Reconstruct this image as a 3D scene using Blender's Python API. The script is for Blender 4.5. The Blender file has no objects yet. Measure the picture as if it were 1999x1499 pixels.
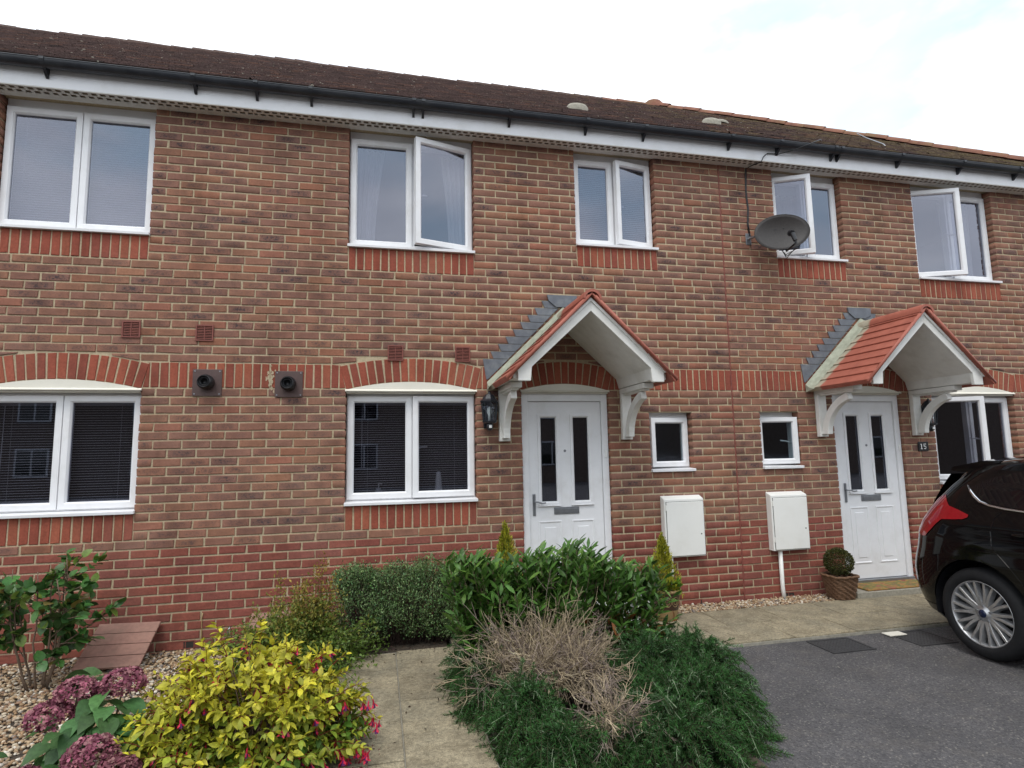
import bpy, math, random
import numpy as np
from mathutils import Matrix, Vector

random.seed(7)
RNG = np.random.default_rng(11)
SC = bpy.context.scene
COL = SC.collection

# ------------------------------------------------------------------ camera
CAM_F, CAM_P, CAM_Y, CAM_R = 1150.0, 0.116766, 0.223396, -0.019020
CAM_LOC = np.array([-3.66224, -5.56707, 1.56177])
cp, sp, cy, sy = math.cos(CAM_P), math.sin(CAM_P), math.cos(CAM_Y), math.sin(CAM_Y)
_F = np.array([sy * cp, cy * cp, sp])
_r = np.array([cy, -sy, 0.0])
_u = np.cross(_r, _F)
_R = math.cos(CAM_R) * _r + math.sin(CAM_R) * _u
_U = -math.sin(CAM_R) * _r + math.cos(CAM_R) * _u
cd = bpy.data.cameras.new('camera')
cam = bpy.data.objects.new('camera', cd)
COL.objects.link(cam)
cd.sensor_width = 36.0
cd.lens = CAM_F / 1999.0 * 36.0
cd.clip_start = 0.05
cd.clip_end = 2000.0
m = Matrix.Identity(4)
for i in range(3):
    m[i][0], m[i][1], m[i][2], m[i][3] = _R[i], _U[i], -_F[i], CAM_LOC[i]
cam.matrix_world = m
SC.camera = cam

# ------------------------------------------------------------------ world, sun, exposure
SUN_EL, SUN_AZ = math.radians(60), math.radians(205)     # azimuth clockwise from +Y: behind the camera, a little to its left
w = bpy.data.worlds.new('World')
SC.world = w
w.use_nodes = True
nt = w.node_tree
nt.nodes.clear()
N = nt.nodes.new
sky = N('ShaderNodeTexSky')
sky.sky_type = 'NISHITA'
sky.sun_disc = False
sky.sun_elevation = SUN_EL
sky.sun_rotation = SUN_AZ
tc = N('ShaderNodeTexCoord')
mp = N('ShaderNodeMapping')
mp.inputs['Scale'].default_value = (1.0, 1.0, 2.2)
nz = N('ShaderNodeTexNoise')
nz.inputs['Scale'].default_value = 2.1
nz.inputs['Detail'].default_value = 7.0
nz.inputs['Roughness'].default_value = 0.55
cr = N('ShaderNodeValToRGB')
cr.color_ramp.elements[0].position = 0.36
cr.color_ramp.elements[0].color = (0.5, 0.5, 0.5, 1)
cr.color_ramp.elements[1].position = 0.52
nz2 = N('ShaderNodeTexNoise')
nz2.inputs['Scale'].default_value = 3.3
nz2.inputs['Detail'].default_value = 6.0
cr2 = N('ShaderNodeValToRGB')
cr2.color_ramp.elements[0].position = 0.33
cr2.color_ramp.elements[0].color = (11.2, 11.9, 13.2, 1)
cr2.color_ramp.elements[1].position = 0.66
cr2.color_ramp.elements[1].color = (18.0, 18.4, 18.9, 1)
mix = N('ShaderNodeMix')
mix.data_type = 'RGBA'
gain = N('ShaderNodeMix')
gain.data_type = 'RGBA'
gain.blend_type = 'MULTIPLY'
gain.inputs[0].default_value = 1.0
gain.inputs[7].default_value = (2.3, 2.9, 2.45, 1)
bg = N('ShaderNodeBackground')
bg.inputs['Strength'].default_value = 0.1
out = N('ShaderNodeOutputWorld')
L = nt.links.new
L(tc.outputs['Generated'], mp.inputs['Vector'])
L(mp.outputs['Vector'], nz.inputs['Vector'])
L(mp.outputs['Vector'], nz2.inputs['Vector'])
L(nz.outputs['Fac'], cr.inputs['Fac'])
L(nz2.outputs['Fac'], cr2.inputs['Fac'])
L(sky.outputs['Color'], gain.inputs[6])
L(cr.outputs['Color'], mix.inputs[0])
L(gain.outputs[2], mix.inputs[6])
L(cr2.outputs['Color'], mix.inputs[7])
L(mix.outputs[2], bg.inputs['Color'])
L(bg.outputs[0], out.inputs['Surface'])

sd = bpy.data.lights.new('sun', 'SUN')
sd.energy = 1.35
sd.angle = math.radians(20)
sd.color = (1.0, 0.96, 0.9)
sun = bpy.data.objects.new('sun', sd)
COL.objects.link(sun)
dirv = Vector((math.sin(SUN_AZ) * math.cos(SUN_EL), math.cos(SUN_AZ) * math.cos(SUN_EL), math.sin(SUN_EL)))
sun.rotation_euler = dirv.to_track_quat('Z', 'Y').to_euler()
sun.location = dirv * 30

SC.view_settings.view_transform = 'Standard'
SC.view_settings.look = 'None'
SC.view_settings.exposure = 0.14
SC.view_settings.gamma = 1.0
SC.view_settings.use_curve_mapping = False
SC.cycles.max_bounces = 7
SC.cycles.transparent_max_bounces = 12


def proj(p):
    """pixel (in the 1999 x 1499 photograph) and depth of a world point: only used to sort pieces by how large they show"""
    d = np.asarray(p, float) - CAM_LOC
    z = d @ _F
    return 999.5 + CAM_F * (d @ _R) / z, 749.5 - CAM_F * (d @ _U) / z, z


# ------------------------------------------------------------------ materials
class NT:
    def __init__(self, mat):
        self.t = mat.node_tree

    def n(self, typ, **kw):
        nd = self.t.nodes.new(typ)
        for k, v in kw.items():
            if k in nd.inputs:
                nd.inputs[k].default_value = v
            else:
                setattr(nd, k, v)
        return nd

    def l(self, a, b):
        self.t.links.new(a, b)


def ramp(t, fac, stops):
    r = t.n('ShaderNodeValToRGB')
    e = r.color_ramp.elements
    while len(e) < len(stops):
        e.new(0.5)
    for i, (p, c) in enumerate(stops):
        e[i].position = p
        e[i].color = (*c, 1) if not isinstance(c, (int, float)) else (c, c, c, 1)
    t.l(fac, r.inputs[0])
    return r.outputs[0]


def mixc(t, fac, a, b, mode='MIX'):
    mx = t.n('ShaderNodeMix', data_type='RGBA', blend_type=mode)
    for sock, v in ((mx.inputs[0], fac), (mx.inputs[6], a), (mx.inputs[7], b)):
        if isinstance(v, (int, float)):
            sock.default_value = v
        elif isinstance(v, tuple):
            sock.default_value = (*v, 1)
        else:
            t.l(v, sock)
    return mx.outputs[2]


def new_mat(name):
    mt = bpy.data.materials.new(name)
    mt.use_nodes = True
    return mt, NT(mt), mt.node_tree.nodes['Principled BSDF']


def pos_noise(t, scale, detail=4.0, rough=0.55, stretch=None):
    g = t.n('ShaderNodeNewGeometry')
    v = g.outputs['Position']
    if stretch:
        mpn = t.n('ShaderNodeMapping')
        mpn.inputs['Scale'].default_value = stretch
        t.l(v, mpn.inputs['Vector'])
        v = mpn.outputs['Vector']
    nz_ = t.n('ShaderNodeTexNoise', Scale=scale, Detail=detail, Roughness=rough)
    t.l(v, nz_.inputs['Vector'])
    return nz_.outputs['Fac']


def bump(t, bs, h, strength=0.3, dist=0.01):
    b = t.n('ShaderNodeBump', Strength=strength, Distance=dist)
    t.l(h, b.inputs['Height'])
    t.l(b.outputs[0], bs.inputs['Normal'])


def simple(name, col, rough=0.5, var=0.12, scale=30.0, bmp=0.0, metal=0.0, spec=0.5, coat=0.0, dirt=None, dscale=3.0, damt=0.5):
    mt, t, bs = new_mat(name)
    bs.inputs['Roughness'].default_value = rough
    bs.inputs['Metallic'].default_value = metal
    bs.inputs['Specular IOR Level'].default_value = spec
    bs.inputs['Coat Weight'].default_value = coat
    f = pos_noise(t, scale)
    c = ramp(t, f, [(0.3, tuple(x * (1 - var) for x in col)), (0.7, tuple(min(1, x * (1 + var)) for x in col))])
    if dirt:
        d = ramp(t, pos_noise(t, dscale, 6.0, 0.65), [(0.48, 0.0), (0.75, damt)])
        c = mixc(t, d, c, dirt)
    t.l(c, bs.inputs['Base Color'])
    if bmp:
        bump(t, bs, f, bmp, 0.01)
    return mt


def tint_src(t):
    """colour of a piece: its object colour, or the 'tint' of the piece in a joined part (whose own object colour is black)"""
    oi = t.n('ShaderNodeObjectInfo')
    at = t.n('ShaderNodeAttribute', attribute_name='tint')
    c = mixc(t, 1.0, oi.outputs['Color'], at.outputs['Color'], 'ADD')
    sm_ = t.n('ShaderNodeAttribute', attribute_name='smudge')
    a = t.n('ShaderNodeMath', operation='ADD')
    t.l(oi.outputs['Alpha'], a.inputs[0])
    t.l(sm_.outputs['Fac'], a.inputs[1])
    return c, a.outputs[0]


def mat_brick():
    mt, t, bs = new_mat('fired_brick')
    c, a = tint_src(t)
    uv = t.n('ShaderNodeUVMap', uv_map='face')
    sep = t.n('ShaderNodeSeparateXYZ')
    t.l(uv.outputs[0], sep.inputs[0])
    # dark kiln smudge towards the middle of some bricks (part of the fired face)
    nzb = pos_noise(t, 48.0, 5.0, 0.65)
    nzl = pos_noise(t, 9.0, 3.0, 0.5)

    def band(o, half):
        s = t.n('ShaderNodeMath', operation='SUBTRACT')
        t.l(o, s.inputs[0]); s.inputs[1].default_value = 0.5
        ab = t.n('ShaderNodeMath', operation='ABSOLUTE'); t.l(s.outputs[0], ab.inputs[0])
        mr = t.n('ShaderNodeMapRange', interpolation_type='SMOOTHSTEP')
        mr.inputs[1].default_value = half; mr.inputs[2].default_value = half * 0.35
        mr.inputs[3].default_value = 0.0; mr.inputs[4].default_value = 1.0
        t.l(ab.outputs[0], mr.inputs[0])
        return mr.outputs[0]
    m1 = t.n('ShaderNodeMath', operation='MULTIPLY'); t.l(band(sep.outputs[0], 0.44), m1.inputs[0]); t.l(band(sep.outputs[1], 0.50), m1.inputs[1])
    sm = ramp(t, nzb, [(0.42, 0.05), (0.60, 1.0)])
    m2 = t.n('ShaderNodeMath', operation='MULTIPLY'); t.l(m1.outputs[0], m2.inputs[0]); t.l(sm, m2.inputs[1])
    m3 = t.n('ShaderNodeMath', operation='MULTIPLY'); t.l(m2.outputs[0], m3.inputs[0]); t.l(a, m3.inputs[1])
    c = mixc(t, m3.outputs[0], c, (0.055, 0.040, 0.042))
    spk = ramp(t, pos_noise(t, 120.0, 2.0, 0.5), [(0.60, 0.0), (0.68, 1.0)])
    m4 = t.n('ShaderNodeMath', operation='MULTIPLY'); t.l(spk, m4.inputs[0]); t.l(a, m4.inputs[1])
    c = mixc(t, m4.outputs[0], c, (0.06, 0.04, 0.04))
    v = ramp(t, nzb, [(0.28, 0.80), (0.5, 1.0), (0.74, 1.18)])
    c = mixc(t, 1.0, c, v, 'MULTIPLY')
    v2 = ramp(t, nzl, [(0.3, 0.88), (0.7, 1.06)])
    c = mixc(t, 1.0, c, ramp(t, pos_noise(t, 2.3, 5.0, 0.6, (1.6, 1.0, 0.45)), [(0.34, 0.74), (0.52, 1.0)]), 'MULTIPLY')
    c = mixc(t, 1.0, c, v2, 'MULTIPLY')
    # wind-blown dust and lime on the wall, in large soft patches
    d = ramp(t, pos_noise(t, 1.3, 6.0, 0.6), [(0.5, 0.0), (0.8, 0.22)])
    c = mixc(t, d, c, (0.30, 0.22, 0.17))
    eff = ramp(t, pos_noise(t, 16.0, 8.0, 0.75), [(0.66, 0.0), (0.8, 0.5)])
    c = mixc(t, eff, c, (0.42, 0.34, 0.28))
    t.l(c, bs.inputs['Base Color'])
    bs.inputs['Roughness'].default_value = 0.88
    bs.inputs['Specular IOR Level'].default_value = 0.25
    bump(t, bs, nzb, 0.45, 0.006)
    return mt


def mat_mortar():
    mt, t, bs = new_mat('mortar')
    c = ramp(t, pos_noise(t, 55.0, 5.0, 0.65), [(0.3, (0.36, 0.285, 0.175)), (0.55, (0.48, 0.385, 0.25)), (0.8, (0.57, 0.47, 0.32))])
    d = ramp(t, pos_noise(t, 1.1, 5.0, 0.6), [(0.4, 0.0), (0.75, 0.45)])
    c = mixc(t, d, c, (0.38, 0.33, 0.245))
    t.l(c, bs.inputs['Base Color'])
    bs.inputs['Roughness'].default_value = 0.95
    bump(t, bs, pos_noise(t, 140.0), 0.4, 0.004)
    return mt


def mat_glass(name='window_glass', ior=2.3, tintc=(0.60, 0.61, 0.65), rough=0.0, wav=0.0):
    mt = bpy.data.materials.new(name)
    mt.use_nodes = True
    t = NT(mt)
    mt.node_tree.nodes.clear()
    o = t.n('ShaderNodeOutputMaterial')
    tr = t.n('ShaderNodeBsdfTransparent')
    tr.inputs[0].default_value = (*tintc, 1)
    gl = t.n('ShaderNodeBsdfGlossy')
    gl.inputs['Roughness'].default_value = rough
    gl.inputs['Color'].default_value = (0.82, 0.86, 1.0, 1)
    fr = t.n('ShaderNodeFresnel')
    fr.inputs['IOR'].default_value = ior
    mx = t.n('ShaderNodeMixShader')
    if wav:
        b = t.n('ShaderNodeBump', Strength=wav, Distance=0.01)
        t.l(pos_noise(t, 5.0, 2.0), b.inputs['Height'])
        t.l(b.outputs[0], gl.inputs['Normal'])
    g = t.n('ShaderNodeNewGeometry')
    t.l(mixc(t, g.outputs['Backfacing'], fr.outputs[0], (0.05, 0.05, 0.05)), mx.inputs[0])
    t.l(tr.outputs[0], mx.inputs[1])
    t.l(gl.outputs[0], mx.inputs[2])
    t.l(mx.outputs[0], o.inputs[0])
    return mt


def mat_leaf(name, rough=0.45, trans=0.25, spec=0.5, vein=True, nscale=60.0):
    mt, t, bs = new_mat(name)
    c, a = tint_src(t)
    v = ramp(t, pos_noise(t, nscale, 3.0), [(0.3, 0.75), (0.7, 1.2)])
    c = mixc(t, 1.0, c, v, 'MULTIPLY')
    t.l(c, bs.inputs['Base Color'])
    bs.inputs['Roughness'].default_value = rough
    bs.inputs['Specular IOR Level'].default_value = spec
    tl = t.n('ShaderNodeBsdfTranslucent')
    t.l(c, tl.inputs[0])
    mx = t.n('ShaderNodeMixShader')
    mx.inputs[0].default_value = trans
    o = mt.node_tree.nodes['Material Output']
    t.l(bs.outputs[0], mx.inputs[1])
    t.l(tl.outputs[0], mx.inputs[2])
    t.l(mx.outputs[0], o.inputs[0])
    return mt


def mat_asphalt():
    mt, t, bs = new_mat('tarmac')
    g = t.n('ShaderNodeNewGeometry')
    vo = t.n('ShaderNodeTexVoronoi', Scale=105.0)
    t.l(g.outputs['Position'], vo.inputs['Vector'])
    chip = ramp(t, vo.outputs['Color'], [(0.05, (0.045, 0.043, 0.045)), (0.45, (0.075, 0.071, 0.074)), (0.8, (0.105, 0.099, 0.10)), (0.97, (0.22, 0.205, 0.18))])
    big = ramp(t, pos_noise(t, 1.6, 6.0, 0.6), [(0.3, 0.72), (0.7, 1.2)])
    c = mixc(t, 1.0, chip, big, 'MULTIPLY')
    fine = ramp(t, pos_noise(t, 260.0, 2.0), [(0.3, 0.6), (0.7, 1.4)])
    c = mixc(t, 1.0, c, fine, 'MULTIPLY')
    oil = ramp(t, pos_noise(t, 1.1, 3.0, 0.5), [(0.60, 0.0), (0.72, 0.55)])
    c = mixc(t, oil, c, (0.03, 0.029, 0.03))
    dust = ramp(t, pos_noise(t, 4.5, 7.0, 0.7), [(0.5, 0.0), (0.8, 0.4)])
    c = mixc(t, dust, c, (0.14, 0.12, 0.10))
    t.l(c, bs.inputs['Base Color'])
    bs.inputs['Roughness'].default_value = 0.85
    bump(t, bs, vo.outputs['Distance'], 0.7, 0.008)
    return mt


def mat_slab():
    mt, t, bs = new_mat('concrete_slab')
    oi = t.n('ShaderNodeObjectInfo')
    base = ramp(t, pos_noise(t, 7.0, 8.0, 0.68), [(0.25, (0.150, 0.120, 0.074)), (0.5, (0.285, 0.240, 0.158)), (0.75, (0.385, 0.33, 0.222))])
    c = mixc(t, 1.0, base, ramp(t, oi.outputs['Random'], [(0.0, 0.85), (1.0, 1.1)]), 'MULTIPLY')
    c = mixc(t, 1.0, c, ramp(t, pos_noise(t, 160.0, 3.0, 0.6), [(0.3, 0.55), (0.7, 1.35)]), 'MULTIPLY')
    st = ramp(t, pos_noise(t, 2.2, 8.0, 0.7), [(0.45, 0.0), (0.72, 0.65)])
    c = mixc(t, st, c, (0.15, 0.14, 0.105))
    c = mixc(t, 1.0, c, ramp(t, pos_noise(t, 38.0, 5.0, 0.75), [(0.32, 0.62), (0.66, 1.25)]), 'MULTIPLY')
    spk = ramp(t, pos_noise(t, 60.0, 3.0, 0.6), [(0.60, 0.0), (0.70, 0.75)])
    c = mixc(t, spk, c, (0.10, 0.085, 0.06))
    t.l(c, bs.inputs['Base Color'])
    bs.inputs['Roughness'].default_value = 0.9
    bump(t, bs, pos_noise(t, 90.0, 4.0, 0.6), 0.4, 0.005)
    return mt


def mat_tile_roof():
    mt, t, bs = new_mat('mossy_roof_tile')
    c, a = tint_src(t)
    g = t.n('ShaderNodeNewGeometry')
    sep = t.n('ShaderNodeSeparateXYZ')
    t.l(g.outputs['Position'], sep.inputs[0])
    moss = ramp(t, pos_noise(t, 14.0, 6.0, 0.7), [(0.58, 0.0), (0.70, 0.7)])
    c = mixc(t, moss, c, (0.035, 0.032, 0.02))
    # lichen grows thicker towards the hip end of the roof
    mr = t.n('ShaderNodeMapRange')
    mr.inputs[1].default_value = -3.0; mr.inputs[2].default_value = 4.0; mr.inputs[3].default_value = -0.03; mr.inputs[4].default_value = 0.22
    t.l(sep.outputs[0], mr.inputs[0])
    ad = t.n('ShaderNodeMath', operation='ADD')
    t.l(pos_noise(t, 3.2, 8.0, 0.72), ad.inputs[0]); t.l(mr.outputs[0], ad.inputs[1])
    li = ramp(t, ad.outputs[0], [(0.60, 0.0), (0.80, 0.85)])
    c = mixc(t, li, c, ramp(t, pos_noise(t, 20.0, 5.0, 0.7), [(0.35, (0.10, 0.075, 0.03)), (0.65, (0.20, 0.15, 0.07))]))
    sp = ramp(t, pos_noise(t, 26.0, 2.0, 0.5), [(0.68, 0.0), (0.72, 0.7)])
    c = mixc(t, sp, c, (0.36, 0.33, 0.27))
    t.l(c, bs.inputs['Base Color'])
    bs.inputs['Roughness'].default_value = 0.92
    bump(t, bs, pos_noise(t, 30.0, 6.0, 0.7), 0.7, 0.03)
    return mt


def mat_canopy_tile():
    mt, t, bs = new_mat('terracotta_canopy')
    g = t.n('ShaderNodeNewGeometry')
    sep = t.n('ShaderNodeSeparateXYZ')
    t.l(g.outputs['Position'], sep.inputs[0])
    c = ramp(t, pos_noise(t, 9.0, 6.0, 0.6), [(0.3, (0.29, 0.083, 0.054)), (0.7, (0.385, 0.118, 0.078))])
    # pale lead wash below the flashing
    ad = t.n('ShaderNodeMath', operation='MULTIPLY_ADD')
    t.l(pos_noise(t, 22.0, 4.0), ad.inputs[0]); ad.inputs[1].default_value = 0.03; t.l(sep.outputs[1], ad.inputs[2])
    mr = t.n('ShaderNodeMapRange')
    mr.inputs[1].default_value = -0.215; mr.inputs[2].default_value = -0.185
    t.l(ad.outputs[0], mr.inputs[0])
    wash = ramp(t, pos_noise(t, 25.0, 4.0), [(0.3, (0.34, 0.37, 0.27)), (0.7, (0.46, 0.48, 0.37))])
    wf = t.n('ShaderNodeMath', operation='MULTIPLY')
    t.l(mr.outputs[0], wf.inputs[0]); wf.inputs[1].default_value = 0.75
    c = mixc(t, wf.outputs[0], c, wash)
    t.l(c, bs.inputs['Base Color'])
    bs.inputs['Roughness'].default_value = 0.6
    bump(t, bs, pos_noise(t, 70.0, 4.0), 0.15, 0.005)
    return mt


M = {}
M['brick'] = mat_brick()
M['mortar'] = mat_mortar()
M['glass'] = mat_glass(wav=0.003)
M['frost'] = mat_glass('obscured_glass', 1.9, (0.75, 0.8, 0.82), 0.10, 0.1)
M['upvc'] = simple('white_upvc', (0.80, 0.80, 0.815), 0.32, 0.02, 8.0, dirt=(0.52, 0.50, 0.45), dscale=5.0, damt=0.28)
M['cream'] = simple('cream_board', (0.74, 0.71, 0.62), 0.45, 0.04, 8.0, dirt=(0.48, 0.44, 0.35), dscale=4.0, damt=0.35)
M['grp'] = simple('white_canopy', (0.76, 0.75, 0.71), 0.5, 0.04, 12.0, dirt=(0.50, 0.47, 0.40), dscale=4.5, damt=0.5)
M['fillet'] = simple('mossy_lead_fillet', (0.33, 0.345, 0.265), 0.7, 0.2, 14.0, bmp=0.3, dirt=(0.20, 0.21, 0.16), dscale=6.0)
M['sofvoid'] = simple('soffit_hole_shade', (0.34, 0.27, 0.19), 0.9)  # board behind the vent holes, coloured like the dimness inside them
M['soffit'] = simple('soffit_board', (0.70, 0.69, 0.64), 0.5, 0.05, 10.0, dirt=(0.48, 0.45, 0.38), dscale=3.0, damt=0.35)
M['void'] = simple('dark_void', (0.03, 0.026, 0.022), 0.95)
M['gutter'] = simple('black_pvc', (0.018, 0.021, 0.028), 0.38, 0.3, 6.0, dirt=(0.05, 0.05, 0.05), damt=0.6)
M['roof'] = mat_tile_roof()
M['hip'] = simple('hip_tile_clay', (0.20, 0.085, 0.055), 0.9, 0.3, 8.0, bmp=0.5, dirt=(0.15, 0.11, 0.045), dscale=4.0, damt=1.0)
M['canopy'] = mat_canopy_tile()
M['lead'] = simple('lead_sheet', (0.115, 0.128, 0.150), 0.55, 0.18, 12.0, bmp=0.2, dirt=(0.30, 0.31, 0.31), dscale=8.0, damt=0.5)
M['asphalt'] = mat_asphalt()
M['slab'] = mat_slab()
M['soil'] = simple('soil', (0.05, 0.037, 0.026), 0.95, 0.5, 40.0, bmp=1.0, dirt=(0.12, 0.09, 0.06), dscale=12.0)
M['vent'] = simple('brown_plastic', (0.20, 0.058, 0.042), 0.55, 0.1)
M['flue_plate'] = simple('flue_plate_brown', (0.085, 0.050, 0.045), 0.5, 0.12)
M['black'] = simple('black_plastic', (0.012, 0.012, 0.014), 0.35, 0.2)
M['lantern'] = simple('black_painted_metal', (0.012, 0.014, 0.02), 0.35, 0.2, spec=0.6)
M['steel'] = simple('brushed_metal', (0.30, 0.31, 0.33), 0.35, 0.1, metal=0.8)
M['chrome'] = simple('chrome', (0.75, 0.76, 0.78), 0.12, 0.02, metal=1.0)
M['meter'] = simple('meter_box_plastic', (0.78, 0.775, 0.74), 0.45, 0.02, 5.0, dirt=(0.6, 0.57, 0.5), dscale=6.0, damt=0.25)
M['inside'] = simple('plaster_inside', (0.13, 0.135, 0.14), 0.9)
M['blind'] = simple('blind_slat', (0.42, 0.42, 0.42), 0.45, 0.03)
M['blind_low'] = simple('brightened_blind_slat', (0.78, 0.78, 0.80), 0.4, 0.03)  # same slats made paler, since little light reaches the lower blinds
M['dull_frame'] = simple('distant_frame', (0.30, 0.31, 0.33), 0.5, 0.1)
M['curtain'] = simple('white_curtain', (0.78, 0.77, 0.74), 0.9, 0.06)
M['joint'] = simple('red_sealant', (0.20, 0.055, 0.040), 0.7, 0.2)
M['paint'] = simple('black_car_paint', (0.003, 0.003, 0.0035), 0.05, 0.1, spec=0.28)
M['tyre'] = simple('tyre_rubber', (0.011, 0.011, 0.012), 0.8, 0.2, spec=0.25)
M['alloy'] = simple('alloy_wheel', (0.45, 0.455, 0.465), 0.33, 0.08, metal=0.75, dirt=(0.16, 0.15, 0.14), dscale=18.0, damt=0.5)
M['carglass'] = simple('tinted_glass', (0.004, 0.004, 0.005), 0.03, 0.0, spec=0.4)
M['lamp_red'] = simple('red_lens', (0.22, 0.004, 0.009), 0.1, 0.15, 20.0, coat=0.4)
M['badge'] = simple('blue_badge', (0.006, 0.012, 0.04), 0.25)
M['brown_bark'] = simple('bark', (0.16, 0.11, 0.075), 0.9, 0.3, 40.0)
M['dark_stem'] = simple('dark_stem', (0.05, 0.03, 0.022), 0.85, 0.3, 40.0)
M['leaf'] = mat_leaf('leaf_soft', 0.5, 0.28, 0.35)
M['gloss_leaf'] = mat_leaf('leaf_glossy', 0.38, 0.18, 0.32)
M['needle'] = mat_leaf('needle', 0.55, 0.15, 0.3)
M['petal'] = mat_leaf('petal', 0.6, 0.3, 0.2)
M['twig'] = mat_leaf('dry_twig', 0.9, 0.0, 0.1)
M['stone'] = mat_leaf('gravel_stone', 0.75, 0.0, 0.3, nscale=90.0)
M['plank'] = simple('pink_brown_plank', (0.275, 0.150, 0.115), 0.75, 0.14, 25.0, bmp=0.2, dirt=(0.2, 0.14, 0.1), dscale=6.0)
M['iron'] = simple('cast_cover', (0.028, 0.028, 0.03), 0.6, 0.3, 30.0, bmp=0.2)
M['glaze'] = simple('brown_glaze', (0.045, 0.022, 0.014), 0.25, 0.2, spec=0.6)
M['clay'] = simple('tan_clay', (0.30, 0.20, 0.09), 0.6, 0.15)
M['wicker'] = simple('wicker', (0.14, 0.075, 0.04), 0.8, 0.4, 45.0)
M['mat'] = None
M['white'] = simple('white_paint', (0.8, 0.8, 0.78), 0.5, 0.03)
M['dish'] = simple('dish_mesh_metal', (0.040, 0.034, 0.031), 0.55, 0.25, 60.0)
M['concrete'] = simple('grey_concrete', (0.30, 0.28, 0.23), 0.9, 0.2, 30.0, bmp=0.4)
M['grass'] = simple('grass_far', (0.06, 0.09, 0.03), 0.9, 0.4, 5.0)

# ------------------------------------------------------------------ mesh helpers


class MB:
    """collects shapes; build() links them as ONE mesh object"""

    def __init__(self):
        self.v = []
        self.f = []

    def add(self, vs, fs):
        o = len(self.v)
        self.v.extend([tuple(map(float, p)) for p in vs])
        self.f.extend([tuple(i + o for i in f) for f in fs])
        return self

    def box(self, x0, x1, y0, y1, z0, z1):
        x0, x1 = min(x0, x1), max(x0, x1); y0, y1 = min(y0, y1), max(y0, y1); z0, z1 = min(z0, z1), max(z0, z1)
        return self.add([(x0, y0, z0), (x1, y0, z0), (x1, y1, z0), (x0, y1, z0), (x0, y0, z1), (x1, y0, z1), (x1, y1, z1), (x0, y1, z1)],
                        [(0, 3, 2, 1), (4, 5, 6, 7), (0, 1, 5, 4), (1, 2, 6, 5), (2, 3, 7, 6), (3, 0, 4, 7)])

    def prism(self, poly, a0, a1, axis='y'):
        """poly of (p,q); axis y: (x,z) pushed along y; axis x: (y,z) along x; axis z: (x,y) along z. poly counter-clockwise seen from -axis side"""
        n = len(poly)

        def P(p, a):
            return (p[0], a, p[1]) if axis == 'y' else ((a, p[0], p[1]) if axis == 'x' else (p[0], p[1], a))
        vs = [P(p, a0) for p in poly] + [P(p, a1) for p in poly]
        fs = [tuple(range(n)), tuple(range(2 * n - 1, n - 1, -1))]
        for i in range(n):
            j = (i + 1) % n
            fs.append((i, i + n, j + n, j))
        return self.add(vs, fs)

    def tube(self, pts, r, n=8, cap=True):
        pts = [np.array(p, float) for p in pts]
        rs = r if hasattr(r, '__len__') else [r] * len(pts)
        rings = []
        prev = None
        for i, p in enumerate(pts):
            d = pts[min(i + 1, len(pts) - 1)] - pts[max(i - 1, 0)]
            d = d / (np.linalg.norm(d) + 1e-12)
            if prev is None:
                a = np.cross(d, (0, 0, 1.0))
                if np.linalg.norm(a) < 1e-3:
                    a = np.cross(d, (1.0, 0, 0))
            else:
                a = prev - d * (prev @ d)
            a /= np.linalg.norm(a) + 1e-12
            prev = a
            b = np.cross(d, a)
            rings.append([p + rs[i] * (math.cos(2 * math.pi * k / n) * a + math.sin(2 * math.pi * k / n) * b) for k in range(n)])
        vs = [q for rg in rings for q in rg]
        fs = []
        for i in range(len(pts) - 1):
            for k in range(n):
                k2 = (k + 1) % n
                fs.append((i * n + k, i * n + k2, (i + 1) * n + k2, (i + 1) * n + k))
        if cap:
            fs.append(tuple(range(n - 1, -1, -1)))
            fs.append(tuple((len(pts) - 1) * n + k for k in range(n)))
        return self.add(vs, fs)

    def lathe(self, prof, c, n=24, axis='z'):
        vs, fs = [], []
        for (r, h) in prof:
            for k in range(n):
                a = 2 * math.pi * k / n
                if axis == 'z':
                    vs.append((c[0] + r * math.cos(a), c[1] + r * math.sin(a), c[2] + h))
                else:
                    vs.append((c[0] + r * math.cos(a), c[1] + h, c[2] + r * math.sin(a)))
        for i in range(len(prof) - 1):
            for k in range(n):
                k2 = (k + 1) % n
                q = (i * n + k, i * n + k2, (i + 1) * n + k2, (i + 1) * n + k)
                fs.append(q if axis == 'z' else q[::-1])
        return self.add(vs, fs)

    def build(self, name, mat, parent=None, smooth=False, bevel=0.0, autosmooth=None):
        return link_mesh(name, np.array(self.v), self.f, mat, parent, smooth, bevel)


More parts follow.
